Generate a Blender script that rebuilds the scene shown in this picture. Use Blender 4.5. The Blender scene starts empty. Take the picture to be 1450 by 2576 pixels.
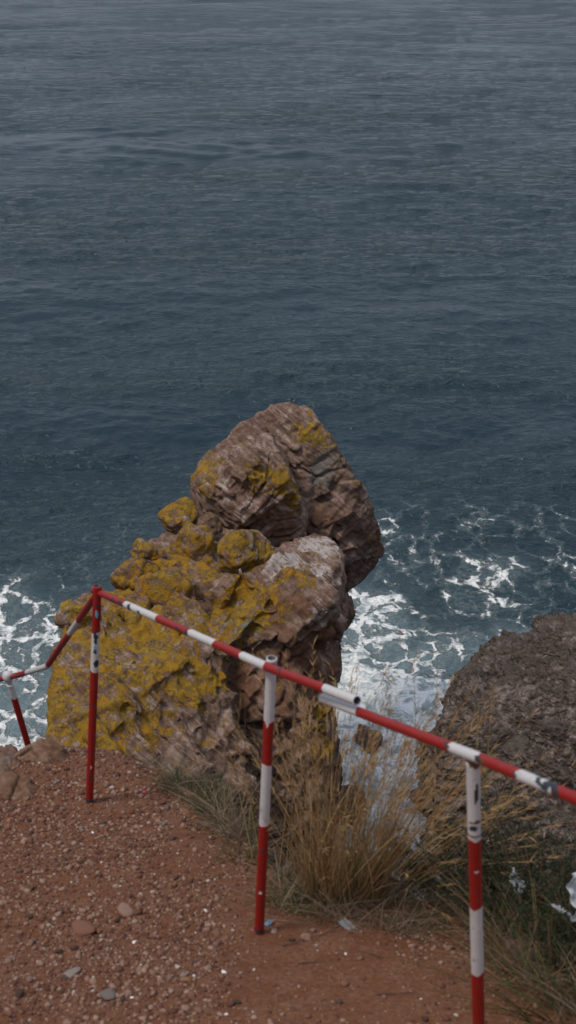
import bpy, bmesh, math, random
import numpy as np
from mathutils import Vector, Matrix
from mathutils.bvhtree import BVHTree

random.seed(7)
RNG = np.random.default_rng(7)
scene = bpy.context.scene
COL = scene.collection
R = math.radians

# ------------------------------------------------------------------ camera
CAMH = 16.0
PITCH = R(27.0)
FPX = 1288 / math.tan(R(20))
CP, SP = math.cos(PITCH), math.sin(PITCH)

def ray(u, v):
    dx = (u - 725) / FPX
    up = (1288 - v) / FPX
    return np.array([dx, CP + up * SP, -SP + up * CP])

def P(u, v, y):
    d = ray(u, v)
    return np.array([0, 0, CAMH]) + d * (y / d[1])

def PZ(u, v, zc):                       # zc: depth along the lens axis
    return np.array([0, 0, CAMH]) + ray(u, v) * zc

def G(u, v, z=0.0):
    d = ray(u, v)
    return np.array([0, 0, CAMH]) + d * ((z - CAMH) / d[2])

def proj(p):
    p = np.asarray(p, float) - np.array([0, 0, CAMH])
    yc = p[..., 1] * SP + p[..., 2] * CP
    zc = p[..., 1] * CP - p[..., 2] * SP
    return 725 + FPX * p[..., 0] / zc, 1288 - FPX * yc / zc

cam_d = bpy.data.cameras.new('camera')
cam = bpy.data.objects.new('camera', cam_d)
COL.objects.link(cam)
cam.location = (0, 0, CAMH)
cam.rotation_euler = (R(90) - PITCH, 0, 0)
cam_d.sensor_fit = 'VERTICAL'
cam_d.sensor_height = 36
cam_d.sensor_width = 20.26
cam_d.lens = 18 / math.tan(R(20))
cam_d.clip_start = 0.05
cam_d.clip_end = 12000
cam_d.dof.use_dof = True
cam_d.dof.focus_distance = 21
cam_d.dof.aperture_fstop = 5.6
scene.camera = cam

# ------------------------------------------------------------------ noise
def h3(ix, iy, iz, seed):
    with np.errstate(over='ignore'):
        h = (ix.astype(np.int64) * 374761393 + iy.astype(np.int64) * 668265263 + iz.astype(np.int64) * 2147483647 + seed * 1274126177).astype(np.uint64)
        h = (h ^ (h >> np.uint64(13))) * np.uint64(1274126177)
        h = (h ^ (h >> np.uint64(16))) * np.uint64(2246822519)
        h = h ^ (h >> np.uint64(15))
    return (h & np.uint64(0xFFFFFF)).astype(np.float64) / 16777215.0

def vnoise(p, seed=0):
    p = np.asarray(p, float)
    i = np.floor(p)
    f = p - i
    f = f * f * f * (f * (f * 6 - 15) + 10)
    i = i.astype(np.int64)
    out = 0
    for dx in (0, 1):
        wx = f[:, 0] if dx else 1 - f[:, 0]
        for dy in (0, 1):
            wy = f[:, 1] if dy else 1 - f[:, 1]
            for dz in (0, 1):
                wz = f[:, 2] if dz else 1 - f[:, 2]
                out = out + wx * wy * wz * h3(i[:, 0] + dx, i[:, 1] + dy, i[:, 2] + dz, seed)
    return out * 2 - 1

def fbm(p, octv=4, seed=0, gain=0.5):
    out, a, s = 0, 1.0, 0.0
    p = np.asarray(p, float)
    for o in range(octv):
        out = out + a * vnoise(p + 17.3 * o, seed + o)
        s += a
        a *= gain
        p = p * 2.03
    return out / s

def ridged(p, octv=3, seed=0):
    out, a, s = 0, 1.0, 0.0
    p = np.asarray(p, float)
    for o in range(octv):
        out = out + a * (1 - 2 * np.abs(vnoise(p + 9.1 * o, seed + o)))
        s += a
        a *= .5
        p = p * 2.1
    return out / s

def voronoi(p, seed=0):
    p = np.asarray(p, float)
    i = np.floor(p).astype(np.int64)
    n = len(p)
    f1 = np.full(n, 9.0); f2 = np.full(n, 9.0)
    off = np.zeros((n, 3)); rnd = np.zeros((n, 4))
    for dx in (-1, 0, 1):
        for dy in (-1, 0, 1):
            for dz in (-1, 0, 1):
                c = i + np.array([dx, dy, dz])
                j = np.stack([h3(c[:, 0], c[:, 1], c[:, 2], seed + k) for k in range(3)], 1)
                d = p - (c + j)
                l = np.sqrt((d * d).sum(1))
                m = l < f1
                f2 = np.where(m, f1, np.minimum(f2, l))
                f1 = np.where(m, l, f1)
                if m.any():
                    off[m] = d[m]
                    cm = c[m]
                    for k in range(4):
                        rnd[m, k] = h3(cm[:, 0], cm[:, 1], cm[:, 2], seed + 11 + k)
    return f1, f2, off, rnd

def facets(p, seed=0, k=16.0):
    """broken planes: every cell has its own tilt and step, blended only in a narrow seam"""
    p = np.asarray(p, float)
    i = np.floor(p).astype(np.int64)
    n = len(p)
    sw = np.zeros(n); tilt = np.zeros(n); stp = np.zeros(n); f1 = np.full(n, 9.0); f2 = np.full(n, 9.0)
    for dx in (-1, 0, 1):
        for dy in (-1, 0, 1):
            for dz in (-1, 0, 1):
                c = i + np.array([dx, dy, dz])
                r = [h3(c[:, 0], c[:, 1], c[:, 2], seed + q) for q in range(7)]
                d = p - (c + np.stack(r[:3], 1))
                l = np.sqrt((d * d).sum(1))
                w = np.exp(-k * l)
                sw += w
                tilt += w * ((np.stack(r[3:6], 1) - .5) * d).sum(1) * 2
                stp += w * (r[6] - .5) * 2
                m = l < f1
                f2 = np.where(m, f1, np.minimum(f2, l)); f1 = np.where(m, l, f1)
    sw = np.maximum(sw, 1e-30)
    return tilt / sw, stp / sw, f1, f2

def saw(x):
    f = x - np.floor(x)
    return np.where(f < .86, f / .86, (1 - f) / .14) - .5

def sstep(a, b, x):
    t = np.clip((x - a) / (b - a), 0, 1)
    return t * t * (3 - 2 * t)

# ------------------------------------------------------------------ mesh helpers
def mesh_np(name, v, f, smooth=True, attrs=None, mats=(), mat_idx=None):
    """v (n,3); f (m,k) one polygon size, or list of such arrays"""
    fs = f if isinstance(f, list) else [f]
    me = bpy.data.meshes.new(name)
    v = np.ascontiguousarray(v, np.float32)
    me.vertices.add(len(v))
    me.vertices.foreach_set('co', v.ravel())
    nl = sum(a.size for a in fs); nf = sum(len(a) for a in fs)
    me.loops.add(nl); me.polygons.add(nf)
    me.loops.foreach_set('vertex_index', np.concatenate([a.ravel() for a in fs]).astype(np.int32))
    st = np.concatenate([[0], np.cumsum(np.concatenate([np.full(len(a), a.shape[1]) for a in fs]))[:-1]]).astype(np.int32)
    me.polygons.foreach_set('loop_start', st)
    if mat_idx is not None:
        me.polygons.foreach_set('material_index', np.asarray(mat_idx, np.int32))
    me.update(calc_edges=True)
    me.validate()
    if smooth:
        me.polygons.foreach_set('use_smooth', np.ones(len(me.polygons), bool))
    for m in mats:
        me.materials.append(m)
    for k, a in (attrs or {}).items():
        at = me.attributes.new(k, 'FLOAT', 'POINT')
        at.data.foreach_set('value', np.ascontiguousarray(a, np.float32))
    return me

def link(name, me, parent=None):
    o = bpy.data.objects.new(name, me)
    COL.objects.link(o)
    if parent is not None:
        o.parent = parent
    return o

def tag(o, label=None, cat=None, group=None, kind=None):
    if label: o['label'] = label
    if cat: o['category'] = cat
    if group: o['group'] = group
    if kind: o['kind'] = kind
    return o

def get_v(me):
    a = np.empty(len(me.vertices) * 3, np.float32)
    me.vertices.foreach_get('co', a)
    return a.reshape(-1, 3).astype(float)

def get_n(me):
    a = np.empty(len(me.vertices) * 3, np.float32)
    me.vertex_normals.foreach_get('vector', a)
    return a.reshape(-1, 3).astype(float)

# ------------------------------------------------------------------ material helpers
class NT:
    def __init__(s, name):
        s.m = bpy.data.materials.new(name)
        s.m.use_nodes = True
        s.t = s.m.node_tree
        s.t.nodes.clear()
        s.out = s.n('ShaderNodeOutputMaterial')
        s.b = s.n('ShaderNodeBsdfPrincipled')
        s.l(s.b.outputs[0], s.out.inputs[0])
        s.tc = None
    def n(s, t, **kw):
        x = s.t.nodes.new(t)
        for k, v in kw.items():
            setattr(x, k, v)
        return x
    def l(s, a, b):
        s.t.links.new(a, b)
    def inp(s, sock, v):
        if v is None: return
        if isinstance(v, bpy.types.NodeSocket): s.l(v, sock)
        elif isinstance(v, (tuple, list)) and len(v) == 3 and sock.type == 'RGBA': sock.default_value = (*v, 1)
        else: sock.default_value = v
    def co(s):
        if s.tc is None: s.tc = s.n('ShaderNodeTexCoord')
        return s.tc.outputs['Object']
    def mapping(s, vec, scale=(1, 1, 1), rot=(0, 0, 0)):
        x = s.n('ShaderNodeMapping')
        s.l(vec, x.inputs[0])
        x.inputs['Scale'].default_value = scale
        x.inputs['Rotation'].default_value = rot
        return x.outputs[0]
    def noise(s, vec, scale, detail=4, rough=.55, dist=0.0, col=False):
        x = s.n('ShaderNodeTexNoise')
        s.l(vec, x.inputs['Vector'])
        x.inputs['Scale'].default_value = scale
        x.inputs['Detail'].default_value = detail
        x.inputs['Roughness'].default_value = rough
        x.inputs['Distortion'].default_value = dist
        return x.outputs['Color'] if col else x.outputs['Fac']
    def vor(s, vec, scale, feature='F1', col=False, rnd=1.0):
        x = s.n('ShaderNodeTexVoronoi', feature=feature)
        s.l(vec, x.inputs['Vector'])
        x.inputs['Scale'].default_value = scale
        x.inputs['Randomness'].default_value = rnd
        return x.outputs['Color'] if col else x.outputs['Distance']
    def math(s, op, a, b=None, c=None, clamp=False):
        x = s.n('ShaderNodeMath', operation=op, use_clamp=clamp)
        s.inp(x.inputs[0], a); s.inp(x.inputs[1], b)
        if c is not None: s.inp(x.inputs[2], c)
        return x.outputs[0]
    def vmath(s, op, a, b=None):
        x = s.n('ShaderNodeVectorMath', operation=op)
        s.inp(x.inputs[0], a)
        if op == 'SCALE': s.inp(x.inputs[3], b)
        elif b is not None: s.inp(x.inputs[1], b)
        return x.outputs[0]
    def ss(s, a, b, x):
        m = s.n('ShaderNodeMapRange', interpolation_type='SMOOTHSTEP')
        s.inp(m.inputs['Value'], x); s.inp(m.inputs['From Min'], a); s.inp(m.inputs['From Max'], b)
        return m.outputs[0]
    def lin(s, x, a, b, c, d):
        m = s.n('ShaderNodeMapRange')
        s.inp(m.inputs['Value'], x); s.inp(m.inputs['From Min'], a); s.inp(m.inputs['From Max'], b)
        s.inp(m.inputs['To Min'], c); s.inp(m.inputs['To Max'], d)
        return m.outputs[0]
    def mix(s, f, a, b):
        x = s.n('ShaderNodeMix', data_type='RGBA')
        s.inp(x.inputs[0], f); s.inp(x.inputs[6], a); s.inp(x.inputs[7], b)
        return x.outputs[2]
    def attr(s, name):
        return s.n('ShaderNodeAttribute', attribute_name=name).outputs['Fac']
    def objrand(s):
        return s.n('ShaderNodeObjectInfo').outputs['Random']
    def ramp(s, f, stops, interp='LINEAR'):
        x = s.n('ShaderNodeValToRGB')
        x.color_ramp.interpolation = interp
        e = x.color_ramp.elements
        e[0].position, e[0].color = stops[0][0], (*stops[0][1], 1)
        e[1].position, e[1].color = stops[1][0], (*stops[1][1], 1)
        for p, c in stops[2:]:
            k = e.new(p); k.color = (*c, 1)
        s.inp(x.inputs[0], f)
        return x.outputs[0]
    def bump(s, h, strength=.5, dist=.02, nrm=None):
        x = s.n('ShaderNodeBump')
        x.inputs['Strength'].default_value = strength
        x.inputs['Distance'].default_value = dist
        s.l(h, x.inputs['Height'])
        if nrm is not None: s.l(nrm, x.inputs['Normal'])
        return x.outputs[0]
    def done(s, color=None, rough=None, normal=None, spec=None, metal=None):
        s.inp(s.b.inputs['Base Color'], color)
        s.inp(s.b.inputs['Roughness'], rough)
        if normal is not None: s.l(normal, s.b.inputs['Normal'])
        s.inp(s.b.inputs['Specular IOR Level'], spec)
        s.inp(s.b.inputs['Metallic'], metal)
        return s.m

# ------------------------------------------------------------------ world, sun
SUN_EL, SUN_AZ = R(62), R(245)      # azimuth measured clockwise from +Y
w = bpy.data.worlds.new('World')
scene.world = w
w.use_nodes = True
wt = w.node_tree
bg = wt.nodes['Background']
sky = wt.nodes.new('ShaderNodeTexSky')
sky.sky_type = 'NISHITA'
sky.sun_disc = False
sky.sun_elevation = SUN_EL
sky.sun_rotation = SUN_AZ
sky.air_density = 1.2
sky.dust_density = 3.0
hs = wt.nodes.new('ShaderNodeHueSaturation')
hs.inputs['Saturation'].default_value = 0.42
wt.links.new(sky.outputs[0], hs.inputs['Color'])
# cloud layer: brighter overhead than at the horizon, softly uneven
tcw = wt.nodes.new('ShaderNodeTexCoord')
sxw = wt.nodes.new('ShaderNodeSeparateXYZ'); wt.links.new(tcw.outputs['Generated'], sxw.inputs[0])
grd = wt.nodes.new('ShaderNodeFloatCurve'); wt.links.new(sxw.outputs['Z'], grd.inputs['Value'])
cv = grd.mapping.curves[0]
cv.points[0].location = (0, .54); cv.points[1].location = (1, 1.0)
for q in ((.16, .56), (.42, .48), (.75, .86)): cv.points.new(*q)
grd.mapping.update()
mpw = wt.nodes.new('ShaderNodeMapping'); wt.links.new(tcw.outputs['Generated'], mpw.inputs[0]); mpw.inputs['Scale'].default_value = (1, 1, 2.6)
nzw = wt.nodes.new('ShaderNodeTexNoise'); wt.links.new(mpw.outputs[0], nzw.inputs['Vector'])
nzw.inputs['Scale'].default_value = 2.6; nzw.inputs['Detail'].default_value = 5
nrw = wt.nodes.new('ShaderNodeMapRange'); wt.links.new(nzw.outputs['Fac'], nrw.inputs['Value'])
nrw.inputs['From Min'].default_value = .3; nrw.inputs['From Max'].default_value = .7
nrw.inputs['To Min'].default_value = .7; nrw.inputs['To Max'].default_value = 1.3
mlw = wt.nodes.new('ShaderNodeMath'); mlw.operation = 'MULTIPLY'
wt.links.new(grd.outputs[0], mlw.inputs[0]); wt.links.new(nrw.outputs[0], mlw.inputs[1])
clw = wt.nodes.new('ShaderNodeVectorMath'); clw.operation = 'SCALE'
clw.inputs[0].default_value = (5.6, 6.4, 7.9); wt.links.new(mlw.outputs[0], clw.inputs[3])
mxw = wt.nodes.new('ShaderNodeMix'); mxw.data_type = 'RGBA'; mxw.inputs[0].default_value = .75
wt.links.new(hs.outputs[0], mxw.inputs[6]); wt.links.new(clw.outputs[0], mxw.inputs[7])
wt.links.new(mxw.outputs[2], bg.inputs['Color'])
bg.inputs['Strength'].default_value = 0.15
sd = bpy.data.lights.new('sun', 'SUN')
sd.energy = 2.3
sd.angle = R(12)
sd.color = (1, .90, .78)
so = bpy.data.objects.new('sun', sd)
COL.objects.link(so)
dirv = Vector((math.sin(SUN_AZ) * math.cos(SUN_EL), math.cos(SUN_AZ) * math.cos(SUN_EL), math.sin(SUN_EL)))
so.rotation_euler = dirv.to_track_quat('Z', 'Y').to_euler()
scene.view_settings.view_transform = 'Standard'
scene.view_settings.look = 'None'
scene.view_settings.exposure = -0.33
scene.view_settings.gamma = 1

# ------------------------------------------------------------------ sea
def wave_tile(N, L, lo, hi, seed, spread=3, wind=(0.18, -1.0)):
    r = np.random.default_rng(seed)
    k1 = np.fft.fftfreq(N, L / N) * 2 * np.pi
    kx, ky = np.meshgrid(k1, k1)
    k = np.hypot(kx, ky); k[0, 0] = 1e-6
    wd = np.array(wind) / np.hypot(*wind)
    c = np.abs((kx * wd[0] + ky * wd[1]) / k)
    amp = k ** -2.0 * (c ** spread + .10)
    lam = 2 * np.pi / k
    amp = amp * sstep(lo * .8, lo * 1.25, lam) * (1 - sstep(hi * .8, hi * 1.25, lam))
    amp[0, 0] = 0
    H = amp * np.exp(2j * np.pi * r.random((N, N))) * r.rayleigh(1, (N, N))
    def real(F): return np.fft.ifft2(F).real
    h = real(H); dx = real(1j * kx / k * H); dy = real(1j * ky / k * H)
    sl = np.sqrt((real(1j * kx * H) ** 2 + real(1j * ky * H) ** 2).mean())
    return h / sl, dx / sl, dy / sl, L

def sample(t, x, y):
    h, dx, dy, L = t
    N = h.shape[0]
    fx = (x / L * N) % N; fy = (y / L * N) % N
    ix = np.floor(fx).astype(int) % N; iy = np.floor(fy).astype(int) % N
    ax = fx - np.floor(fx); ay = fy - np.floor(fy)
    jx = (ix + 1) % N; jy = (iy + 1) % N
    o = []
    for a in (h, dx, dy):
        o.append((a[iy, ix] * (1 - ax) + a[iy, jx] * ax) * (1 - ay) + (a[jy, ix] * (1 - ax) + a[jy, jx] * ax) * ay)
    return o

# foam patches: pixel centre only used to find the place on the water; (rx, ry) metres, coverage
FOAM = [  # u, v, rx, ry, cover, milk
    (20, 1530, .85, 1.4, .64, .25), (70, 1600, 1.0, .9, .66, .3), (0, 1620, 1.1, 1.0, .74, .4), (110, 1570, .6, .9, .55, .2),
    (10, 1700, 1.0, .9, .56, .55), (70, 1760, .8, .9, .52, .6), (20, 1800, .9, .8, .72, .7), (40, 1870, .9, .7, 1.0, .8), (-80, 1700, 1.6, 2.5, .6, .5),
    (100, 1690, .4, .9, .35, .5),
    (190, 1470, .25, .6, .36, 0), (260, 1380, .7, .9, .24, 0), (310, 1330, .5, .9, .22, 0), (200, 1440, .7, .8, .22, 0),
    (950, 1515, .5, .55, .88, .5), (900, 1500, .4, .6, .7, .5), (985, 1580, .5, .9, .7, .5), (930, 1590, .75, .9, .74, .7), (880, 1640, .55, .7, .85, .8),
    (880, 1690, .55, .55, 1.25, .9), (960, 1740, .9, .7, 1.0, .9), (1060, 1720, .9, .7, .98, .8), (900, 1800, 1.1, 1.0, 1.15, 1), (1050, 1820, .9, .9, 1.05, 1),
    (1000, 1660, .8, .5, .58, .7), (1080, 1670, .8, .6, .62, .6), (960, 1900, 1.2, 1.1, 1.15, 1), (1000, 2020, 1.4, 1.4, 1.1, 1), (860, 2000, 1, 1.2, .9, .9),
    (1150, 2150, 1.5, 1.5, .85, .8), (1400, 2280, 1.8, 1.5, .9, .7), (1100, 1960, .6, .7, .9, 1),
    (1010, 1400, .6, .8, .40, 0), (1100, 1400, 1.0, 1.2, .42, 0), (1190, 1450, .6, 1.2, .60, .1), (1260, 1440, .45, .9, .62, .15), (1160, 1490, .6, .6, .56, .15),
    (1250, 1510, .7, .5, .62, .1), (1330, 1540, .8, .6, .44, 0), (1400, 1400, .8, .9, .46, 0), (1330, 1330, .7, 1.2, .35, 0), (1200, 1320, .5, 1.3, .38, 0),
    (1430, 1320, .5, .8, .35, 0), (1050, 1330, .9, 1.2, .30, 0), (960, 1340, .3, .8, .55, .1), (960, 1450, .3, .4, .38, .1), (1110, 1600, .9, .7, .5, .25),
    (1190, 1620, .7, .6, .42, .35), (1270, 1600, .45, .5, .62, .5), (1320, 1590, .35, .3, .6, .4), (1250, 1650, .5, .5, .65, .7), (1130, 1640, .7, .5, .56, .5),
    (1050, 1540, .6, .5, .44, .1), (940, 1560, .6, .9, .80, .8), (900, 1720, .9, .8, 1.2, 1), (1020, 1780, 1.1, .9, 1.1, 1), (1090, 1740, .7, .7, .9, .9), (970, 1690, .8, .5, .8, .9), (1040, 1660, .9, .5, .62, .8),
    (640, 1600, 3, 3, .3, .3),
    (1500, 1450, 2, 2, .35, 0),
]

def build_sea():
    dep = np.linspace(R(58), R(4.5), 1150)
    y = CAMH / np.tan(dep)
    y = np.concatenate([[-40, -10, 4], y, [260, 380, 600, 1000, 2000, 5000, 9000]])
    s = np.concatenate([[-4, -2, -1, -.6, -.42], np.linspace(-.31, .31, 560), [.42, .6, 1, 2, 4]])
    Y, S = np.meshgrid(y, s, indexing='ij')
    X = S * np.maximum(Y + 3, 14)
    x0, y0 = X.ravel(), Y.ravel()
    dist = np.hypot(y0, CAMH)
    step = .045 * np.pi / 180 * dist * dist / CAMH
    z = np.zeros_like(x0); ox = np.zeros_like(x0); oy = np.zeros_like(x0)
    calm = .55 + .45 * sstep(20, 38, y0)
    for (N, L, lo, hi, seed, slope, spread) in ((256, 97, 6, 22, 3, .038, 5), (512, 41.3, 2.0, 6.5, 4, .045, 3), (512, 23.7, .7, 2.2, 5, .10, 2), (512, 13.1, .22, .75, 6, .15, 1.6)):
        a = sample(wave_tile(N, L, lo, hi, seed, spread), x0, y0)
        fade = (1 - sstep(.4, 1.3, step / lo)) * slope * calm
        if lo < 3:
            band = .65 + .55 * sstep(-.35, .45, fbm(np.stack([x0 * .03, y0 * .11, y0 * 0 + seed], 1), 3, 40))
            fade = fade * band
        fade = np.where(y0 > 230, 0, fade)
        z += a[0] * fade; ox -= a[1] * fade * 1.1; oy -= a[2] * fade * 1.1
    F = np.zeros_like(x0); M = np.zeros_like(x0)
    q = np.stack([x0, y0, x0 * 0], 1)
    near = (y0 > 8) & (y0 < 48) & (np.abs(x0) < 16)
    xn, yn = x0[near], y0[near]
    qn = q[near]
    wx = xn + .45 * fbm(qn * .9, 3, 61); wy = yn + .6 * fbm(qn * .9 + 5, 3, 62)
    Fn = np.zeros_like(xn); Mn = np.zeros_like(xn)
    for (u, v, rx, ry, c, mk) in FOAM:
        g = G(u, v)
        e = ((wx - g[0]) / rx) ** 2 + ((wy - g[1]) / ry) ** 2
        b = np.minimum(1, 1.35 * np.exp(-e * .8))
        Fn = np.maximum(Fn, c * b)
        Mn = np.maximum(Mn, mk * np.exp(-e * .6))
    F[near] = Fn; M[near] = Mn
    # boiling surf rises in lumps
    lump = np.zeros_like(x0)
    lump[near] = sstep(.45, 1.1, Fn) * (.10 * ridged(qn * np.array([1.1, 1.4, 1]), 4, 70) + .05 * fbm(qn * 5, 3, 71)) + sstep(.25, .6, Fn) * .02 * fbm(qn * 6, 3, 75)
    z += lump
    v = np.stack([x0 + ox, y0 + oy, z], 1)
    nr, nc = Y.shape
    i = np.arange(nr * nc).reshape(nr, nc)
    f = np.stack([i[:-1, :-1], i[:-1, 1:], i[1:, 1:], i[1:, :-1]], -1).reshape(-1, 4)
    return v, f, F, M

def mat_sea():
    n = NT('sea_water')
    co = n.co()
    F = n.attr('foam'); M = n.attr('milk')
    flat = n.mapping(co, (1, 1, 0))
    warp = n.vmath('SCALE', n.vmath('SUBTRACT', n.noise(flat, .9, 3, .55, col=True), (.5, .5, .5)), .9)
    warp2 = n.vmath('SCALE', n.vmath('SUBTRACT', n.noise(flat, 4, 3, .55, col=True), (.5, .5, .5)), .22)
    wp = n.vmath('ADD', n.vmath('ADD', flat, warp), warp2)
    wpm = n.mapping(wp, (1.0, .75, 1))
    e1 = n.vor(wpm, 1.25, 'DISTANCE_TO_EDGE')
    e2 = n.vor(wpm, 3.3, 'DISTANCE_TO_EDGE')
    w1 = n.math('SUBTRACT', 1, n.ss(0.0, .16, e1))
    w2 = n.math('SUBTRACT', 1, n.ss(0.0, .17, e2))
    fn = n.noise(n.mapping(wp, (1, .8, 1)), 7, 7, .65)
    ln = n.noise(flat, 1.6, 3, .5)
    fl = n.vor(n.mapping(wp, (1, .7, 1)), 9, 'F1')
    fleck = n.math('SUBTRACT', 1, n.ss(.05, .3, fl))
    val = n.math('MULTIPLY_ADD', w1, .36, F)
    val = n.math('MULTIPLY_ADD', w2, .17, val)
    val = n.math('MULTIPLY_ADD', fleck, .10, val)
    val = n.math('MULTIPLY_ADD', n.math('SUBTRACT', fn, .5), .95, val)
    val = n.math('MULTIPLY_ADD', n.math('SUBTRACT', ln, .5), .35, val)
    gate = n.ss(.06, .2, F)
    foam = n.math('MULTIPLY', n.ss(.82, 1.04, val), gate)
    thin = n.math('MULTIPLY', n.ss(.55, 1.0, val), gate)
    big = n.noise(n.mapping(co, (.25, .6, 0)), .1, 2)
    deep = n.mix(big, (.006, .021, .030), (.010, .031, .041))
    # air-filled water is milky green grey
    mk = n.math('MULTIPLY', M, n.lin(fn, .3, .7, .55, 1.1), clamp=True)
    c = n.mix(mk, deep, (.25, .335, .35))
    c = n.mix(n.math('MULTIPLY', thin, .35), c, (.35, .42, .43))
    bil = n.noise(n.mapping(wp, (1, .8, 1)), 2.6, 7, .68, .8)
    c = n.mix(foam, c, n.mix(n.ss(.36, .58, n.math('MULTIPLY_ADD', n.math('SUBTRACT', fn, .5), .5, bil)), (.30, .37, .38), (.90, .90, .88)))
    rough = n.mix(foam, (.07, .07, .07), (.6, .6, .6))
    r1 = n.noise(n.mapping(co, (1, 1.6, .5), (0, 0, R(8))), 5.5, 3, .6, .4)
    r2 = n.noise(n.mapping(co, (1, 1.5, .5), (0, 0, R(-12))), 1.6, 3, .55, .3)
    hgt = n.math('MULTIPLY_ADD', r2, 2.2, r1)
    patch = n.lin(n.noise(n.mapping(co, (.35, 1.3, 0)), .09, 3, .6), .35, .65, .30, 2.2)
    hgt = n.math('MULTIPLY', hgt, patch)
    b0 = n.bump(hgt, .8, .075)
    # wind wavelets: long thin crests across the wind
    rw = n.n('ShaderNodeTexNoise', noise_type='RIDGED_MULTIFRACTAL')
    n.l(n.vmath('ADD', n.mapping(co, (.22, 1.25, 0), (0, 0, R(4))), n.vmath('SCALE', n.noise(flat, .5, 2, .5, col=True), .5)), rw.inputs['Vector'])
    rw.inputs['Scale'].default_value = 1.0; rw.inputs['Detail'].default_value = 5; rw.inputs['Roughness'].default_value = .6
    b1 = n.bump(n.math('MULTIPLY', rw.outputs['Fac'], patch), .9, .11, b0)
    fh = n.math('MULTIPLY', n.math('MULTIPLY', n.math('MULTIPLY_ADD', fn, .7, n.noise(wp, 3.2, 5, .6)), n.ss(.75, 1.05, val)), gate)
    b2 = n.bump(fh, .8, .12, b1)
    n.b.inputs['IOR'].default_value = 1.33
    return n.done(c, rough, b2, .5)

v, f, F, M = build_sea()
sea = link('water', mesh_np('water', v, f, True, {'foam': F, 'milk': M}, [mat_sea()]))
tag(sea, 'dark teal sea with wind ripples and white surf round the rocks', 'sea', kind='structure')

# ------------------------------------------------------------------ rock building
def hull_bm(pts, bm):
    vs = [bm.verts.new(tuple(p)) for p in pts]
    bmesh.ops.convex_hull(bm, input=vs, use_existing_faces=False)
    loose = [v for v in vs if v.is_valid and not v.link_faces]
    for v in loose: bm.verts.remove(v)

def remesh(blocks, voxel):
    """union of convex blocks -> one even skin"""
    bm = bmesh.new()
    for b in blocks: hull_bm(b, bm)
    me = bpy.data.meshes.new('tmp'); bm.to_mesh(me); bm.free()
    o = bpy.data.objects.new('tmp', me); COL.objects.link(o)
    m = o.modifiers.new('r', 'REMESH'); m.mode = 'VOXEL'; m.voxel_size = voxel; m.adaptivity = 0
    dg = bpy.context.evaluated_depsgraph_get()
    e = o.evaluated_get(dg)
    r = bpy.data.meshes.new_from_object(e)
    bpy.data.objects.remove(o); bpy.data.meshes.remove(me)
    return r

BACK = np.array([0, .86, -.51])
def block(pts, back=1.2, down=None, base=None):
    q = [P(*p) for p in pts]
    out = list(q) + [p + BACK * back for p in q]
    if down: out += [p + np.array([0, back * .5, -down]) for p in q]
    if base is not None: out += [np.array([p[0], p[1] + .2, base]) for p in q]
    return out

def rotm(ax, ay, az):
    return np.array((Matrix.Rotation(az, 3, 'Z') @ Matrix.Rotation(ay, 3, 'Y') @ Matrix.Rotation(ax, 3, 'X')))

STRATA = rotm(R(25), R(-38), R(20))

def crag_disp(v, n, amp=1.0, seed=0, fine=1.0, big=1.0):
    q = v @ STRATA
    wv = np.stack([fbm(v * .9 + 3 * k, 3, 90 + k + seed) for k in range(3)], 1)
    qq = q + wv * .22
    t, st, f1, f2 = facets(qq * np.array([.85, .85, 1.5]), 100 + seed, 18)
    d = (t * .12 + st * .035) * big
    d -= .11 * (1 - sstep(0, .05, f2 - f1)) * sstep(-.15, .25, fbm(v * .7, 2, 171 + seed)) * big
    t, st, f1, f2 = facets((q + wv * .10) * np.array([2.1, 2.1, 3.8]), 120 + seed, 24)
    d += t * .065 + st * .024
    t, st, f1, f2 = facets((q + wv * .05) * np.array([5.5, 5.5, 11.0]), 130 + seed, 20)
    d += (t * .050 + st * .020) * fine
    pat = sstep(-.25, .3, fbm(v * 1.1, 2, 180 + seed))
    d += saw(q[:, 2] * 4.2 + .9 * fbm(v * 1.3, 3, 140 + seed)) * .042 * pat
    d += saw(q[:, 2] * 11 + 1.2 * fbm(v * 2.1, 3, 145 + seed)) * .022 * (1 - .5 * pat)
    d += fbm(v * 9, 4, 150 + seed, .6) * .009 * fine
    d += fbm(v * .8, 2, 160 + seed) * .04 * big
    return d * amp

def smooth_normals(me, it=5):
    n = get_n(me)
    e = np.empty(len(me.edges) * 2, np.int32); me.edges.foreach_get('vertices', e); e = e.reshape(-1, 2)
    N = len(n)
    for _ in range(it):
        m = n.copy()
        for k in range(3):
            m[:, k] += np.bincount(e[:, 0], n[e[:, 1], k], N) + np.bincount(e[:, 1], n[e[:, 0], k], N)
        n = m / np.maximum(np.linalg.norm(m, axis=1)[:, None], 1e-9)
    return n

def apply_disp(me, d):
    v, n = get_v(me), smooth_normals(me)
    v = v + n * d[:, None]
    me.vertices.foreach_set('co', np.ascontiguousarray(v, np.float32).ravel())
    me.update()
    me.polygons.foreach_set('use_smooth', np.ones(len(me.polygons), bool))

def set_attr(me, k, a):
    at = me.attributes.new(k, 'FLOAT', 'POINT')
    at.data.foreach_set('value', np.ascontiguousarray(a, np.float32))

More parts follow.
